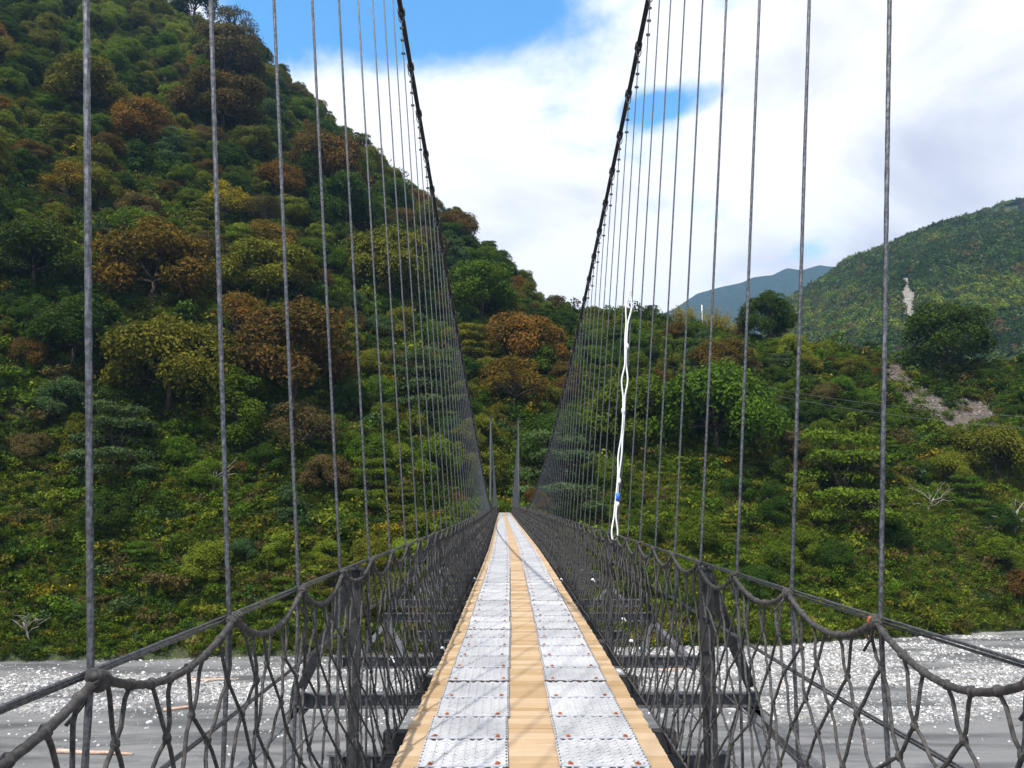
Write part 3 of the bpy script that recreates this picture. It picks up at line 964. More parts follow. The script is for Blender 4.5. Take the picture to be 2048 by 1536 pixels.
def tall_grass():
    pr = [proto_obj('x', tuft_mesh('tuft', 34, 1.9, 1.2, LM['grass'])), proto_obj('x', tuft_mesh('tuft', 30, 1.5, 1.1, LM['grass'])),
          proto_obj('x', tuft_mesh('tuft', 32, 1.8, 1.2, LM['lime'])), proto_obj('x', tuft_mesh('tuft', 28, 1.6, 1.2, LM['dry'])), proto_obj('x', tuft_mesh('tuft', 30, 1.7, 1.1, LM['mid']))]
    P, u, v, t = sample_slope(hill, 100000, (PHL - .04, PHR + .04), (.004, 1.04), 1.1)
    patch = fbm(P[:, 0] * .06 + 3, P[:, 1] * .06 + P[:, 2] * .07, 3)
    d = np.where(u > 1130, np.where(v > 930, 1.1, np.where(v < 700, .6, .4)), np.where((v > 880) & (u > 380), .60, np.where(v > 900, .25, .08)))
    d = d * np.clip((patch - .30) * 4, 0, 1.4)
    keep = (rng.random(len(P)) < d) & (np.maximum(bare_near(P), bare_near(P + np.array([0, 0, 1.5])) * (u > 1500)) < .4)
    keep &= ~((np.abs(P[:, 0]) < 1.5) & (P[:, 1] < 140) & (P[:, 2] > -4))
    P, u, v, patch = P[keep], u[keep], v[keep], patch[keep]; n = len(P)
    r = rng.random(n)
    idx = np.select([r < .34, r < .58, r < .78, r < .90], [0, 1, 2, 4], 3)
    drypatch = fbm(P[:, 0] * .09 + 30, P[:, 1] * .09 + P[:, 2] * .1, 3)
    idx = np.where((drypatch > .60) & (rng.random(n) < .65), 3, idx)
    crest = (u > 1040) & (u < 1560) & (v < 680) & (rng.random(n) < .5)
    idx = np.where(crest, 3, idx)
    s = rng.uniform(.6, 1.25, n)
    scl = np.stack([s, s, s * rng.uniform(.8, 1.2, n)], -1)
    rot = np.stack([rng.normal(size=n) * .2, rng.normal(size=n) * .2, rng.random(n) * 6.28], -1)
    scatter('tall_grass', pr, P, idx, scl, rot, 'tall green and straw-coloured grass on the river banks', 'grass')
tall_grass()

# woods on the mountains up the valley
def far_woods():
    def fm(mat, n=420, size=.55):
        mb = MB(); dr = rng.normal(size=(n, 3)); dr[:, 2] = np.abs(dr[:, 2]) * .9; dr /= np.linalg.norm(dr, axis=1)[:, None]
        lump = 1 + .28 * np.sin(dr[:, 0] * 6 + rng.random() * 6) * np.cos(dr[:, 1] * 7 + rng.random() * 6)
        C = dr * (3.2 * lump * (.8 + .3 * rng.random(n)))[:, None] * np.array([1, 1, 1.1]) + np.array([0, 0, .8])
        cards(mb, C, dr + rng.normal(size=(n, 3)) * .5, size); me = mb.mesh('far_crown', None, False, True); me.materials.append(mat); return me
    pr = [proto_obj('x', fm(LM[c])) for c in ('far', 'dark', 'mid', 'olive', 'lime', 'brown', 'far', 'teal')]
    Ps = []
    for sl, n, t0 in ((mount, 15000, .12), (ridge2, 2400, .3)):
        P, u, v, t = sample_slope(sl, n, (math.atan2(*ray(1530 if sl is mount else 1720, 700)[:2]), PHR + .03), (t0, 1.03), 1.0)
        if sl is mount:
            k = (bare_far(P) < .5) & (bare_far(P + np.array([0, 0, 6.])) < .5); P = P[k]
        Ps.append(P)
    P = np.concatenate(Ps); n = len(P)
    pt = fbm(P[:, 0] * .011 + 3, P[:, 1] * .011 + P[:, 2] * .012, 3)
    r = rng.random(n) * .8 + (pt - .5) * 1.3 + .1
    idx = np.select([r < .22, r < .42, r < .56, r < .66, r < .80, r < .88], [1, 0, 7, 2, 6, 3], 4)
    idx = np.where(rng.random(n) < .05, 5, idx)
    s = rng.uniform(.6, 1.7, n); scl = np.stack([s, s, s * rng.uniform(.8, 1.3, n)], -1)
    rot = np.stack([np.zeros(n), np.zeros(n), rng.random(n) * 6.28], -1)
    scatter('far_woods', pr, P - np.array([0, 0, .5]), idx, scl, rot, 'dense woods on the mountain up the valley', 'forest')
far_woods()

# stones on the river bed
def river_stones():
    ms = []
    for i, (a, b) in enumerate((((.44, .435, .425), (.68, .67, .66)), ((.30, .302, .305), (.50, .50, .50)), ((.12, .123, .127), (.22, .22, .225)), ((.36, .30, .22), (.50, .43, .33)))):
        ms.append(simple('stone_%d' % i, a, b, 3, .8, 0, .25, .02, perobj=.22))
    pr = []
    for i in range(8):
        mb = MB(); mb.blob((0, 0, 0), 1, 7, 5, .35, (1, .8, .55)); pr.append(proto_obj('x', mb.mesh('stone', ms[(0, 1, 1, 2, 2, 0, 3, 1)[i]])))
    n = 190000
    x = rng.uniform(-85, 120, n); y = np.where(rng.random(n) < .88, rng.uniform(72, 128, n), rng.uniform(48, 80, n))
    P = np.stack([x, y, np.full(n, ZR)], -1); u, v = project(P)
    foot = np.interp(np.arctan2(x, y), hill.f[:, 0], hill.f[:, 1]); rr = np.hypot(x, y)
    d = np.where(rr > foot + 1, 0, np.maximum(gravel(x, y) * .95, .05 * np.clip((fbm(x * .16, y * .4, 3) - .38) * 5, .1, 1)))
    k = (rng.random(n) < d) & (u > -150) & (u < 2200) & (v < 1640)
    P = P[k]; y = y[k]; n = len(P)
    P[:, 2] += (fbm(P[:, 0] * .05, P[:, 1] * .16, 4) - .5) * .9 + (fbm(P[:, 0] * .5, P[:, 1] * .9, 2) - .5) * .10 + .02
    s = .05 + .15 * rng.random(n) ** 2.2 + np.where(rng.random(n) < .012, .22, 0)
    scl = np.stack([s * rng.uniform(.8, 1.3, n), s, s * rng.uniform(.7, 1.2, n)], -1)
    rot = np.stack([rng.normal(size=n) * .3, rng.normal(size=n) * .3, rng.random(n) * 6.28], -1)
    scatter('river_stones', pr, P, np.where((fbm(P[:, 0] * .12 + 9, P[:, 1] * .4, 3) > .5) & (rng.random(n) < .6), rng.integers(2, 5, n), np.where(rng.random(n) < .9, rng.integers(0, 6, n), rng.integers(0, 8, n))), scl, rot, 'pale boulders and cobbles strewn over the grey river bed', 'stones')
    # rubble in the landslip
    ub, vb = rng.uniform(1750, 2008, 4200), rng.uniform(700, 868, 4200)
    kk = inpoly(ub, vb, SCARS[0]); Q = []
    for a, b in list(zip(ub[kk], vb[kk]))[:900]:
        Q.append(hill.find(a, b)[0])
    Q = np.array(Q); n = len(Q)
    s = .12 + .35 * rng.random(n) ** 3
    scl = np.stack([s * rng.uniform(.8, 1.5, n), s, s * .8], -1); rot = rng.random((n, 3)) * 6
    rm = simple('rubble_stone', (.09, .078, .068), (.25, .225, .20), 3, .85, 0, .2, .02, perobj=.35)
    pr2 = []
    for i in range(3):
        mb = MB(); mb.blob((0, 0, 0), 1, 6, 5, .5, (1, .8, .7)); pr2.append(proto_obj('x', mb.mesh('rubble', rm)))
    scatter('landslip_rubble', pr2, Q, rng.integers(0, 3, n), scl, rot, 'broken grey rubble lying in the bare landslip', 'rubble')
river_stones()

# ------------------------------------------------------------------ the suspension bridge
ZD = -1.58                       # top of the deck boards
ZRAIL = -0.40
DEND = 127.5
HW = 0.855                       # half width of the deck
RH = 1.11                        # rails stand this far from the centre line
_cxd = np.array([-8, 0, 5, 10, 20, 28, 45, 57, 90, 129.]); _cxv = np.array([.12, .15, .175, .245, .32, .357, .33, .285, .225, .17])
def cx(d): return float(np.interp(d, _cxd, _cxv))
def cxs(d):
    return np.interp(d, _cxd, _cxv)
def cable_z(d, side): return (-.40 if side < 0 else -.72) + .00295 * (d - 60.0) ** 2
def cable_x(d, side): return cx(d) + side * (RH + .01 + .078 * max(0.0, cable_z(d, side) + .5))
STN = {-1: np.arange(2.0 - .96 * 4, 124.5, .96), 1: np.arange(2.87 - .885 * 5, 124.5, .885)}

bridge = empty('suspension_bridge', (0, 0, 0))
tag(bridge, 'long rope-netted suspension footbridge with board deck and woven white mats', 'bridge')

# deck boards: one object each near by, the far ones joined
def board_mesh(seed):
    r = np.random.default_rng(seed); mb = MB(); e = r.normal(size=4) * .0025
    x0, x1, h, t = -HW, HW, .5, .042; b = .02
    V = [(x0 + e[0], -h, -t), (x1 + e[1], -h, -t), (x1 + e[2], h, -t), (x0 + e[3], h, -t),
         (x0 + e[0], -h, -.005), (x1 + e[1], -h, -.005), (x1 + e[2], h, -.005), (x0 + e[3], h, -.005),
         (x0 + e[0] + .004, -h + .035, 0), (x1 + e[1] - .004, -h + .035, 0), (x1 + e[2] - .004, h - .035, 0), (x0 + e[3] + .004, h - .035, 0)]
    mb.add(V, [(0, 3, 2, 1), (0, 1, 5, 4), (1, 2, 6, 5), (2, 3, 7, 6), (3, 0, 4, 7), (4, 5, 9, 8), (5, 6, 10, 9), (6, 7, 11, 10), (7, 4, 8, 11), (8, 9, 10, 11)])
    return mb
bms = [board_mesh(i).mesh('board', M['board']) for i in range(6)]
far_b = MB(); d = 1.2; nb = 0
while d < DEND:
    w = rnd.uniform(.105, .150); dz = rnd.uniform(-.004, .003); jx = rnd.uniform(-.003, .003)
    if rnd.random() < .04: jx += rnd.choice((-.012, .012))
    c = (cx(d) + jx, d + w / 2, ZD + dz)
    if d > 3.0 and nb < 300:
        o = link('board', bms[nb % 6], bridge, c); o.scale = (1, w - rnd.uniform(.003, .008), 1); o.rotation_euler = (0, 0, rnd.uniform(-.003, .003)); nb += 1
    else:
        far_b.box((c[0], c[1], c[2] - .021), (2 * HW, w - .006, .042))
    d += w
o = far_b.obj('board_run', M['board'], bridge); tag(o, kind='stuff')

# stringers and cross beams under the deck
for off in (-.78, -.27, .27, .78):
    mb = MB(); ds = np.arange(-2, DEND, 3.0)
    for a, b in zip(ds[:-1], ds[1:]):
        mb.bar((cx(a) + off, a, ZD - .105), (cx(b) + off, b + .004, ZD - .105), .09, .12)
    mb.obj('stringer', M['timber'], bridge)
def crossbeam(half):
    mb = MB(); mb.box((0, 0, 0), (2 * half, .075, .012)); mb.box((0, 0, -.12), (2 * half, .075, .012)); mb.box((0, .03, -.06), (2 * half, .009, .108))
    for s in (-1, 1):
        mb.box((s * (half - .1), .002, -.06), (.012, .05, .106)); mb.box((s * 1.11, .002, -.06), (.012, .05, .106))
    return mb.mesh('cross_beam', M['steel'])
cbL, cbS = crossbeam(2.18), crossbeam(1.42)
BEAMS = [(4.25 + 1.84 * i) for i in range(67)]
for i, d in enumerate(BEAMS):
    link('cross_beam', cbL if i % 3 != 1 else cbS, bridge, (cx(d), d, ZD - .175))
for i, d in enumerate(BEAMS[:58]):
    if i % 3 != 2: continue
    for s in (-1, 1):
        dp = d - 2.45
        top = Vector((cx(dp) + s * (RH + .03), dp, ZRAIL - .05)); end = Vector((cx(d) + s * 2.10, d, ZD - .16))
        mb = MB(); mb.angle(top, end, .085, .010, (0, 1, .3)); mb.obj('brace', M['steel'], bridge)
        mb = MB(); mb.angle((top.x, dp, ZRAIL - .02), (top.x, dp, ZD - .22), .075, .009, (0, -s, 0)); mb.bar((top.x, dp - .05, ZRAIL - .03), (top.x, dp + .05, ZRAIL - .03), .09, .012)
        mb.obj('rail_post', M['darksteel'], bridge)
        # plan bracing from the beam end back towards the next beam
        for lat in (2.0, 1.32):
            e2 = Vector((cx(d - 3.6) + s * lat, d - 3.6, ZD - .33)); a2 = end + Vector((0, -.06, -.17))
            mb = MB(); mb.angle(a2, e2, .085, .010); mb.obj('brace', M['steel'], bridge)
        mb = MB(); c = end + Vector((0, -.10, -.158)); mb.box(c, (.17, .26, .012)); mb.tube([c + Vector((0, -.05, .006)), c + Vector((0, -.05, .034))], .018, 6); mb.tube([c + Vector((.04, .05, .006)), c + Vector((.04, .05, .034))], .018, 6)
        mb.obj('gusset_plate', M['darksteel'], bridge)
# stub blocks where each beam meets the deck edge
sb = MB(); sb.box((0, 0, 0), (.16, .10, .14)); sb.tube([(0, -.02, .07), (0, -.02, .10)], .014, 6); sbm = sb.mesh('bearing_block', M['darksteel'])
for d in BEAMS[:24]:
    for s in (-1, 1):
        link('bearing_block', sbm, bridge, (cx(d) + s * .95, d, ZD - .09))

# woven mats with their hold-down straps and rusty plates
MW = .52
def weave(rows, pitch, seed):
    r = np.random.default_rng(seed); mb = MB(); cols = 8; n = cols * 4 + 1
    x = np.linspace(-MW / 2, MW / 2, n); L0 = rows * pitch
    for k in range(rows):
        y = -L0 / 2 + (k + .5) * pitch
        ph = math.pi * k
        z = .0095 + .0080 * np.cos(np.pi * (x + MW / 2) / (MW / cols) + ph) + .0012 * r.normal(size=n)
        yy = y + .005 * np.cos(2 * np.pi * (x + MW / 2) / (MW / cols))
        w = pitch * .43; th = .0028; V = []; tilt = .004
        for i in range(n):
            V += [(x[i], yy[i] - w, z[i] - tilt), (x[i], yy[i] + w, z[i] + tilt), (x[i], yy[i] + w, z[i] + tilt - th), (x[i], yy[i] - w, z[i] - tilt - th)]
        f = []
        for i in range(n - 1):
            a = 4 * i
            f += [(a, a + 4, a + 5, a + 1), (a + 1, a + 5, a + 6, a + 2), (a + 2, a + 6, a + 7, a + 3), (a + 3, a + 7, a + 4, a)]
        mb.add(V, f)
    for c in range(cols + 1):                                          # warp strips
        xx = -MW / 2 + c * MW / cols
        mb.box((xx, 0, .0185 if 0 < c < cols else .012), (.009 if 0 < c < cols else .026, L0, .004))
    return mb.mesh('deck_mat', M['mat'])
wm = [weave(17, .032, i) for i in range(4)]
st = MB()
for k in range(8):
    x0, x1 = -MW / 2 + k * MW / 8, -MW / 2 + (k + 1) * MW / 8
    st.box(((x0 + x1) / 2, .003 * math.sin(k * 1.9), .020 + .0015 * math.cos(k * 2.3)), (MW / 8 + .001, .038, .004))
stm = st.mesh('strap', M['strap'])
bo = MB(); bo.box((0, 0, .0255), (.030, .030, .005)); bo.tube([(0, 0, .027), (0, 0, .034)], .008, 6); bom = bo.mesh('plate', M['rust'])
lashm = MB()
for k in range(9):
    y = -.26 + .065 * k; lashm.tube([(-.012, y, .004), (0, y + .004, .021), (.016, y + .010, .005)], .0035, 4)
lashm = lashm.mesh('edge_lashing', M['steel'])
farm = MB(); d = 1.9; nm = 0; k = 0
while d < DEND - .8:
    for s in (-1, 1):
        x = cx(d) + s * .43 + rnd.uniform(-.006, .006)
        if nm < 300 and d > 2.2:
            o = link('deck_mat', wm[(k + (s > 0)) % 4], bridge, (x, d, ZD + .004)); o.rotation_euler = (rnd.uniform(-.004, .004), 0, rnd.uniform(-.008, .008)); nm += 1
            link('strap', stm, o, (0, -.29, 0))
            if nm < 150:
                for q in (-1, 1):
                    link('plate', bom, o, (q * .20 + rnd.uniform(-.02, .02), -.262 + rnd.uniform(-.008, .012), 0), rnd.uniform(-.3, .3))
            if nm < 60:
                for q in (-1, 1):
                    tag(link('edge_lashing', lashm, o, (q * .262, 0, 0)), kind='stuff')
        else:
            farm.box((x, d, ZD + .012), (MW, .55, .012)); farm.box((x, d - .29, ZD + .022), (MW, .035, .006))
    k += 1
    d += .583 if k % 5 else .64
o = farm.obj('mat_run', M['mat'], bridge); tag(o, kind='stuff')

# main cables, clamps, hangers
def rope_ring(r, t, w):
    mb = MB(); a = np.linspace(0, 2 * math.pi, 15)
    V = []
    for q in a[:-1]:
        c, s_ = math.cos(q), math.sin(q)
        V += [(r * c, -w, r * s_), ((r + t) * c, -w, (r + t) * s_), ((r + t) * c, w, (r + t) * s_), (r * c, w, r * s_)]
    n = 14; f = []
    for i in range(n):
        j = (i + 1) % n
        for k in range(4):
            f.append((4 * i + k, 4 * j + k, 4 * j + (k + 1) % 4, 4 * i + (k + 1) % 4))
    mb.add(V, f); mb.box((0, 0, -r - t - .02), (.03, 2 * w, .05))
    return mb
clampm = rope_ring(.036, .016, .05).mesh('cable_clamp', M['darksteel'])
cl = MB(); cl.box((0, 0, 0), (.052, .022, .026)); cl.tube([(-.018, -.02, 0), (-.018, .03, 0)], .005, 5); cl.tube([(.018, -.02, 0), (.018, .03, 0)], .005, 5)
clipm = cl.mesh('wire_clip', M['darksteel'])
for s in (-1, 1):
    ds = np.linspace(-6, 127.2, 260)
    mb = MB(); mb.tube([(cable_x(q, s), q, cable_z(q, s)) for q in ds], .036, 10, 8, .9, .12)
    mc = mb.obj('main_cable', M['cable'], bridge, True)
    for i, q in enumerate(STN[s]):
        q = float(q)
        if q < -2.5: continue
        c = Vector((cable_x(q, s), q, cable_z(q, s)))
        sl_ = math.atan(.0059 * (q - 60))
        o = link('cable_clamp', clampm, mc, c); o.rotation_euler = (sl_, 0, 0)
        near = q < 6.2
        kx = cx(q) + s * (RH + .012)
        top = c + Vector((0, 0, -.12)); mid = Vector((kx, q, ZRAIL)); bot = Vector((kx - s * .01, q, ZD - .17))
        if top.z < ZRAIL + .1: top = mid + Vector((0, 0, .1))
        mb = MB()
        if near:
            zc = min(top.z, 4.6); k2 = mid + (top - mid) * ((zc - mid.z) / (top.z - mid.z))
            n = int((zc - bot.z) / .016)
            P = [tuple(bot + (mid - bot) * (i2 / 70)) for i2 in range(70)] + [tuple(mid + (k2 - mid) * (i2 / n)) for i2 in range(n + 1)]
            mb.tube(P, .0088, 18, 6, .15, .30)
            mb.tube([k2, top], .0078, 6)
        else:
            sd = 6 if q < 25 else 4
            mb.tube([bot, mid, top], .0078 if q < 60 else .0085, sd)
        # eye loop under the clamp
        if q < 40:
            a = np.linspace(0, 2 * math.pi, 13)
            mb.tube([(top.x + .035 * math.sin(t_), q, top.z + .065 - .085 * math.cos(t_) - .02) for t_ in a], .0075, 5)
        h = mb.obj('hanger', M['wire'], bridge, near)
        if 8.5 < q < 30:
            dv = (mid - top).normalized()
            for e in (.12, .30, .50):
                link('wire_clip', clipm, h, top + dv * e)

# rail: sagging rope per bay, straight wires, lashings
def curve_wire(name, lat, z, r, mat, d0=-2.6, d1=126, smooth=True, sides=6, step=2.0, wob=0.0, sgn=1, parent=bridge):
    ds = np.arange(d0, d1, step)
    mb = MB(); mb.tube([(cx(q) + sgn * lat, q, z + wob * math.sin(q * 1.3)) for q in ds], r, sides)
    return mb.obj(name, mat, parent, smooth)
lash = MB()
for kk in range(5):
    a = np.linspace(0, 2 * math.pi, 9); lash.tube([(.0155 * math.cos(t_) , -.03 + kk * .014 + .002 * math.sin(3 * t_), .0155 * math.sin(t_)) for t_ in a], .0055, 5)
lash.tube([(0, -.036, 0), (0, .03, 0)], .0135, 7)
lash.blob((0.004, .01, -.012), .024, 7, 5, .3)
lash.tube([(0, 0, -.02), (.004, .012, -.07), (-.004, .02, -.12)], .005, 5)
lashing = lash.mesh('lashing', M['railrope'], True)
rt = MB(); 
for kk in range(2):
    a = np.linspace(0, 2 * math.pi, 9); rt.tube([(.0165 * math.cos(t_), -.02 + kk * .011, .0165 * math.sin(t_)) for t_ in a], .004, 5)
rustie = rt.mesh('rusty_tie', M['rust'])
def sag_at(q, s):
    S = STN[s]; i = int(np.clip(np.searchsorted(S, q) - 1, 0, len(S) - 2)); f = (q - S[i]) / (S[i + 1] - S[i])
    rr = random.Random(i * 7 + (s > 0)); a = .085 + .05 * rr.random()
    f = min(max(f, 0), 1)
    return a * 4 * f * (1 - f)
for s in (-1, 1):
    curve_wire('rail_wire', RH + .022, ZRAIL + .006, .0052, M['wire'], sgn=s)
    curve_wire('rail_wire', RH + .028, ZRAIL - .008, .0048, M['wire'], sgn=s, wob=.004)
    for zz, off in ((-.73, .0), (-.745, .008), (-1.08, -.03), (-1.36, -.07)):
        curve_wire('net_wire', RH + off, zz, .0045, M['wire'], sgn=s, sides=5, wob=.004)
    curve_wire('net_border_rope', .945, ZD - .03, .010, M['rope'], sgn=s, step=.8, wob=.006)
    S = STN[s]
    far = MB(); fard = None
    for i in range(len(S) - 1):
        a, b = float(S[i]), float(S[i + 1])
        if b < -1.5: continue
        n = 64 if a < 4.5 else (18 if a < 20 else 7)
        P = []
        for q in np.linspace(a, b, n):
            z = ZRAIL - sag_at(q, s) - .004
            P.append((cx(q) + s * (RH - .006), q, z))
        if a < 45:
            mb = MB()
            if a < 4.5: mb.tube(P, .0118, 12, 3, .045, .16)
            else: mb.tube(P, .0112, 6)
            ro = mb.obj('rail_rope', M['railrope'], bridge, True)
            o = link('lashing', lashing, ro, P[0]); o.rotation_euler = (rnd.uniform(-.35, .35), rnd.random() * .6, rnd.uniform(-.25, .25))
            if i == 5 and s > 0: link('rusty_tie', rustie, ro, Vector(P[0]) + Vector((0, .03, 0)))
        else:
            far.tube(P, .0112, 4)
    o = far.obj('rail_rope', M['railrope'], bridge); tag(o, kind='stuff')

# nets: knotted rope strands
def net_side(s):
    sp = .128; rows = 7
    S0 = -.9; n = int((DEND - 2 - S0) / sp)
    r = np.random.default_rng(50 + s)
    jd = r.normal(size=(n + 2, rows + 1)) * .020; jz = r.normal(size=(n + 2, rows + 1)) * .020; jx = r.normal(size=(n + 2, rows + 1)) * .012
    def knot(i, k):
        # strands i and i+1 meet at odd or even rows
        a = i if (i + k) % 2 == 0 else i - 1
        dd = S0 + (a + .5) * sp
        if k == 0:
            dd = S0 + i * sp; z = ZRAIL - sag_at(dd, s) - .004; return np.array([cx(dd) + s * (RH - .006), dd, z])
        if k == rows:
            dd = S0 + i * sp; return np.array([cx(dd) + s * .945, dd, ZD - .03 + .006 * math.sin(dd * 1.3)])
        f = k / rows
        top = ZRAIL - sag_at(dd, s) * (1 - f)
        z = top + (ZD - .03 - top) * f + jz[a, k]
        lat = RH - .006 + (.945 - RH) * f + .045 * math.sin(f * math.pi) + jx[a, k]
        return np.array([cx(dd) + s * lat, dd + jd[a, k], z])
    near = None
    root = None; far = MB(); cnt = 0
    mbroot = MB()
    for k in range(3):
        pass
    # border cord of the near net carries the strands
    q = np.arange(S0, 21.5, .3); mbroot.tube([(cx(t_) + s * .955, t_, ZD - .045) for t_ in q], .007, 5)
    root = mbroot.obj('side_net', M['rope'], bridge, True)
    for i in range(1, n):
        K = [knot(i, k) for k in range(rows + 1)]
        d0 = K[0][1]
        if d0 < -.6: continue
        isnear = cnt < 148 and d0 > 1.0
        sub = 4 if d0 < 12 else 1
        P = [K[0] + np.array([0, 0, .012])] if isnear else []
        for k in range(rows):
            a, b = K[k], K[k + 1]; l = np.linalg.norm(b - a)
            bow = np.array([s * .006, (1 if (i + k) % 2 else -1) * .11 * l * 1.0, 0]) * (1 if isnear else 0)
            for j in range(sub):
                f = j / sub
                P.append(a + (b - a) * f + bow * math.sin(2 * math.pi * f) * .35)
        P.append(K[-1])
        if isnear:
            mb = MB(); mb.tube(P, .0066, 6)
            for k in range(1, rows):
                if (i + k) % 2 == 0: mb.blob(K[k], .0135, 6, 5, .25, (1, .9, 1.25))
            mb.blob(K[0], .0165, 7, 5, .2, (1, .7, 1))
            mb.obj('net_strand', M['rope'], root, True); cnt += 1
        else:
            far.tube(P, .0070 if d0 < 40 else .0085, 3 if d0 > 20 else 5, caps=False)
            if d0 < 40:
                for k in range(1, rows):
                    if (i + k) % 2 == 0: far.blob(K[k], .0135, 4, 3)
    o = far.obj('side_net', M['rope'], bridge); tag(o, kind='stuff')
net_side(-1); net_side(1)

# white cord ends tied at the deck edge
wk = MB(); wk.blob((0, 0, 0), .016, 7, 5, .6, (1.3, 1, .8)); wk.tube([(0, 0, 0), (.02, -.01, -.012), (.03, -.015, -.03)], .005, 5); wkm = wk.mesh('white_tie', M['white_rope'])
for (d, s, lat, z) in ((17.6, -1, .90, ZD), (17.4, 1, .90, ZD), (8.2, 1, 1.02, ZD + .25), (9.0, 1, 1.05, ZD + .35), (11.8, 1, 1.0, ZD + .5), (6.4, -1, 1.04, ZD + .42), (9.3, -1, .9, ZD + .0)):
    link('white_tie', wkm, bridge, (cx(d) + s * lat, d, z))

# towers
def tower(d, zb):
    for s in (-1, 1):
        x = cable_x(d, s); zt = cable_z(d, s) + .25
        mb = MB(); mb.tube([(x, d, zb), (x, d, zb + 1.0), (x, d, zb + 1.02), (x, d, zt)], [.30, .28, .17, .14], 10)
        o = mb.obj('tower_column', M['steel'], bridge, False)
        mb = MB(); mb.box((x, d, zt + .06), (.52, .6, .12)); mb.tube([(x, d - .25, zt + .14), (x, d + .25, zt + .14)], .07, 8); mb.obj('saddle', M['darksteel'], o)
        # back stay down to its anchor
        sgn = 1 if d > 0 else -1
        mb = MB(); mb.tube([(x, d, cable_z(d, s)), (x + s * .3, d + sgn * 17, zb + .4)], .036, 8); mb.obj('back_stay', M['cable'], bridge, True)
        mb = MB(); mb.box((x + s * .3, d + sgn * 17.5, zb + .2), (1.2, 2.0, 1.6)); mb.obj('anchor_block', M['concrete'], bridge)
tower(127.2, ZD - 1.0); tower(-6.0, ZD - 1.0)
mb = MB(); mb.box((cx(129), 128.6, ZD - .25), (2.6, 2.6, .42)); mb.box((cx(129), 129.2, ZD - 2.2), (3.4, 2.2, 3.4)); mb.obj('abutment', M['concrete'], bridge)
mb = MB(); mb.box((.1, -4.6, ZD - .25), (3.0, 5.6, .46)); mb.box((.1, -5.5, ZD - 1.6), (3.8, 3.4, 2.2)); mb.box((.1, -7.0, (ZD - 2.7 + ZR) / 2), (4.4, 4.0, ZD - 2.7 - ZR)); mb.obj('abutment', M['concrete'], bridge)

# posts at the far end of the deck
for x, m_, lab in ((.98, 'white_paint', 'white post at the far end of the bridge deck'), (-.75, 'concrete', 'grey concrete post at the far end of the bridge deck')):
    e = MB(); px = cx(128) + (x if x > 0 else x - .35); e.box((px, 128.2, ZD + .62), (.26, .22, 1.32)); e.box((px, 128.2, ZD + 1.31), (.32, .28, .07)); e.box((px, 128.2, ZD - .02), (.34, .3, .06))
    o = e.obj('guard_post', M[m_]); tag(o, lab, 'post')

# ------------------------------------------------------------------ white rope tied along one hanger
def white_rope():
    q = float(STN[1][np.argmin(np.abs(STN[1] - 9.96))])
    kx = cx(q) + RH + .012; c = Vector((cable_x(q, 1), q, cable_z(q, 1) - .12)); mid = Vector((kx, q, ZRAIL))
    root = empty('white_rope', tuple(mid))
    tag(root, 'white plastic rope hanging in long twisted loops from one bridge hanger', 'rope')
    z0, z1 = ZRAIL - .05, 2.62
    def at(z): return mid + (c - mid) * ((z - mid.z) / (c.z - mid.z))
    for k, sg in enumerate((-1, 1)):
        P = []
        for i in range(150):
            f = i / 149; z = z1 + (z0 - z1) * f; p = at(z) - mid
            gap = .011 + .034 * max(0, math.sin(f * 21.0)) ** 2 * (1 if .0 < f < .2 or .3 < f < .55 or .78 < f < 1 else .35)
            if f < .01: gap = .0
            tw = math.sin(f * 26) * .012
            P.append((p.x + sg * gap * .8 - .035 - .012 * math.sin(f * 9) + tw * .3, p.y - .03 + sg * tw, p.z))
        mb = MB(); mb.tube(P, .0098, 7); mb.obj('rope_length', M['white_rope'], root, True)
    mb = MB()
    for z in (1.9, 1.1, .25, -.02):
        p = at(z) - mid; mb.blob((p.x - .03, p.y - .03, p.z), .024, 7, 5, .3, (1, 1, 1.6))
    mb.obj('knot', M['white_rope'], root, True)
    p = at(.06) - mid; mb = MB(); mb.tube([(p.x - .035, p.y - .03, p.z - .045), (p.x - .033, p.y - .03, p.z + .045)], .028, 8); mb.obj('blue_tape', M['blue'], root, True)
white_rope()

# ------------------------------------------------------------------ things on the low hill
def utility_pole(u, v0, v1, label, arms):
    P, ph, t = hill.find(u, v1)
    dist = math.hypot(P[0], P[1]); h = (v1 - v0) / F * dist * 1.02
    e = empty('utility_pole', tuple(P)); tag(e, label, 'pole')
    mb = MB(); mb.tube([(0, 0, -.6), (0, 0, h * .5), (0, 0, h)], [.16, .14, .11], 8); mb.obj('mast', M['white_paint'] if not arms else M['concrete'], e, True)
    if arms:
        for z in (h - .3, h - 1.2):
            mb = MB(); mb.box((0, -.14, z), (1.7, .09, .10)); mb.obj('cross_arm', M['concrete'], e)
            for x in (-.75, -.3, .3, .75):
                mb = MB(); mb.tube([(x, -.14, z + .05), (x, -.14, z + .22)], [.05, .035], 6); mb.obj('insulator', M['white_paint'], e)
    return np.array(P) + np.array([0, 0, h - .3])
top = utility_pole(1322, 728, 762, 'grey power pole with two cross arms half way up the low hill', True)
utility_pole(1405, 596, 652, 'tall white pole standing beside the yellow bamboo on the low hill', False)
for (ve, lab, dz) in ((842, 'upper power line running from the cross-armed pole past the landslip', .1), (872, 'lower power line running from the cross-armed pole past the landslip', -.85)):
    d = Vector(ray(2420, ve)); d *= 150 / math.hypot(d.x, d.y); a = Vector(top) + Vector((.7, -.14, dz)); P = []
    for i in range(60):
        f = i / 59; p = a + (d - a) * f; p.z -= 3.2 * 4 * f * (1 - f); P.append(tuple(p))
    mb = MB(); mb.tube(P, .032, 5); o = mb.obj('power_line', M['wire'], None, True); tag(o, lab, 'power line')

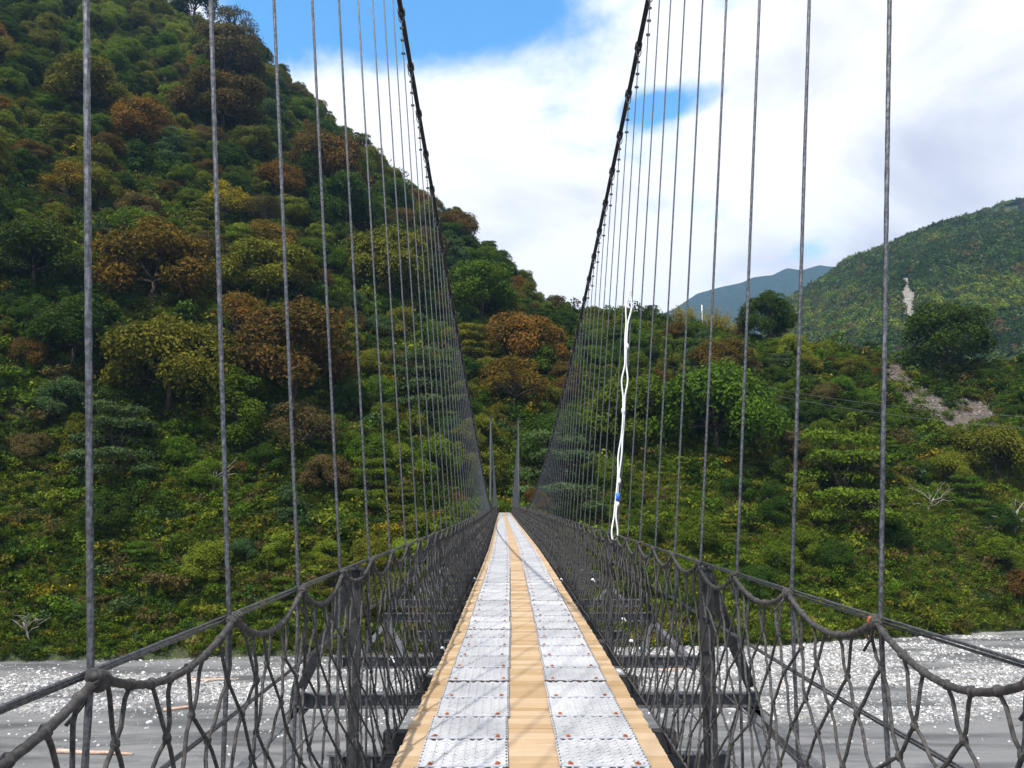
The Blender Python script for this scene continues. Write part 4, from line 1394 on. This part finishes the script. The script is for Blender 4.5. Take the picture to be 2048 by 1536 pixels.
def bamboo(u, v, width, label):
    P, ph, t = hill.find(u, v)
    e = empty('bamboo_clump', tuple(P)); tag(e, label, 'bamboo')
    dist = float(np.linalg.norm(P)); w = width / F * dist
    mc = MB(); ml = MB(); C = []; Nn = []
    for i in range(46):
        a = rnd.random() * 6.28; r = w * .22 * math.sqrt(rnd.random()); h = rnd.uniform(5.0, 8.2); ln = rnd.uniform(.8, 2.6)
        b = np.array([r * math.cos(a), r * math.sin(a), -.4]); pts = []
        for q in np.linspace(0, 1, 8):
            pts.append(b + np.array([math.cos(a) * ln * q ** 2.2, math.sin(a) * ln * q ** 2.2, h * (q - .16 * q ** 3)]))
        mc.tube(pts, np.linspace(.05, .012, 8), 4)
        for j in range(80):
            q = rnd.uniform(.3, 1); k = q * 7; i0 = min(int(k), 6); p = pts[i0] + (pts[i0 + 1] - pts[i0]) * (k - i0)
            C.append(p + rng.normal(size=3) * np.array([.34, .34, .25])); Nn.append(rng.normal(size=3) + np.array([0, 0, .4]))
    cards(ml, np.array(C), np.array(Nn), .20, .3, fold=.35)
    mc.obj('culms', M['bark'], e, True)
    link('foliage', ml.mesh('foliage', LM['bamboo'], False, True), e)
bamboo(1432, 655, 80, 'feathery yellow-green bamboo clump on the crest of the low hill')
bamboo(1372, 650, 70, 'olive bamboo clump beside the white pole on the low hill')
bamboo(1478, 668, 60, 'small yellow bamboo clump next to the dark ragged lone tree')

def bare_tree(u, v, hpx, label, lean):
    P, ph, t = hill.find(u, v)
    dist = float(np.linalg.norm(P)); h = hpx / F * dist
    e = empty('bare_tree', tuple(P)); tag(e, label, 'dead tree')
    mb = MB(); topp = np.array([lean * h * .3, -h * .2, h * .55]); limb(mb, (0, 0, -.3), topp, .035 * h, .02 * h, 6, 6)
    mb.obj('trunk', M['palewood'], e, True)
    for k in range(7):
        q = .35 + .65 * rnd.random(); a = topp * q; b = a + np.array([rnd.uniform(-.7, .7) * h, rnd.uniform(-.4, .1) * h, rnd.uniform(.1, .55) * h])
        m2 = MB(); limb(m2, a, b, .014 * h, .003 * h, 5, 6, .16)
        for _ in range(2):
            c = a + (b - a) * rnd.uniform(.4, .8); limb(m2, c, c + np.array([rnd.uniform(-.3, .3), rnd.uniform(-.2, .1), rnd.uniform(.05, .25)]) * h, .006 * h, .0015 * h, 4, 4, .15)
        m2.obj('branch', M['palewood'], e, True)
bare_tree(1850, 1035, 62, 'bleached leafless branches sticking out of the reeds on the right bank', .6)
bare_tree(60, 1285, 60, 'pale fallen branches at the foot of the mountain by the gravel', -.4)
bare_tree(425, 985, 70, 'thin dead tree leaning from the grassy foot of the mountain', .5)
bare_tree(545, 720, 55, 'pale dead branches beside the huge rust-brown tree', .2)
bare_tree(1105, 575, 34, 'bare twiggy tree on the saddle where the mountain ridge meets the low hill', .1)
bare_tree(2030, 1080, 70, 'grey dead branches above the reeds of the right bank', -.3)

# driftwood on the gravel
for (u, v, ln, ang, lab) in ((425, 1366, 5.2, .06, 'long pinkish driftwood log lying on the white gravel bar'), (190, 1504, 6.5, -.12, 'thin pale driftwood pole on the dark silt'),
                             (1345, 1340, 3.4, .3, 'short driftwood log on the gravel beyond the rail'), (355, 1418, 2.6, .4, 'stubby driftwood log at the edge of the gravel bar')):
    dv = Vector(ray(u, v)); dv *= ZR / dv.z
    mb = MB(); n = 7; P = [(x, .05 * math.sin(x * 2.1), .13 + .03 * math.sin(x * 1.3)) for x in np.linspace(-ln / 2, ln / 2, n)]
    mb.tube(P, np.linspace(.20, .10, n), 7); mb.tube([(ln * .15, 0, .16), (ln * .28, .35, .30)], [.07, .03], 5)
    bz = ZR + float((fbm(np.array(dv.x * .05), np.array(dv.y * .16), 4) - .5) * .9 + (fbm(np.array(dv.x * .5), np.array(dv.y * .9), 2) - .5) * .10)
    o = mb.obj('driftwood_log', M['driftwood'], None, True, (dv.x, dv.y, bz)); o.rotation_euler = (0, 0, ang); tag(o, lab, 'driftwood')

# ------------------------------------------------------------------ the air of the valley
def haze():
    bpy.context.view_layer.update()
    zt = 20.0
    for o in SC.objects:
        if o.type == 'MESH' and o.get('kind') == 'structure':
            zt = max(zt, max((o.matrix_world @ Vector(c)).z for c in o.bound_box))
    zt += 30
    mb = MB(); mb.box((0, 0, (zt - 23) / 2), (14400, 14400, zt + 23))
    m, t, out = newmat('valley_air')
    pv = N(t, 'ShaderNodeVolumePrincipled')
    pv.inputs['Color'].default_value = (.32, .58, 1.0, 1)
    pv.inputs['Density'].default_value = .00013
    pv.inputs['Anisotropy'].default_value = .35
    L(t, pv.outputs[0], out.inputs['Volume'])
    o = mb.obj('haze', m); tag(o, 'thin blue-white haze in the valley air', 'haze', None, 'stuff')
haze()
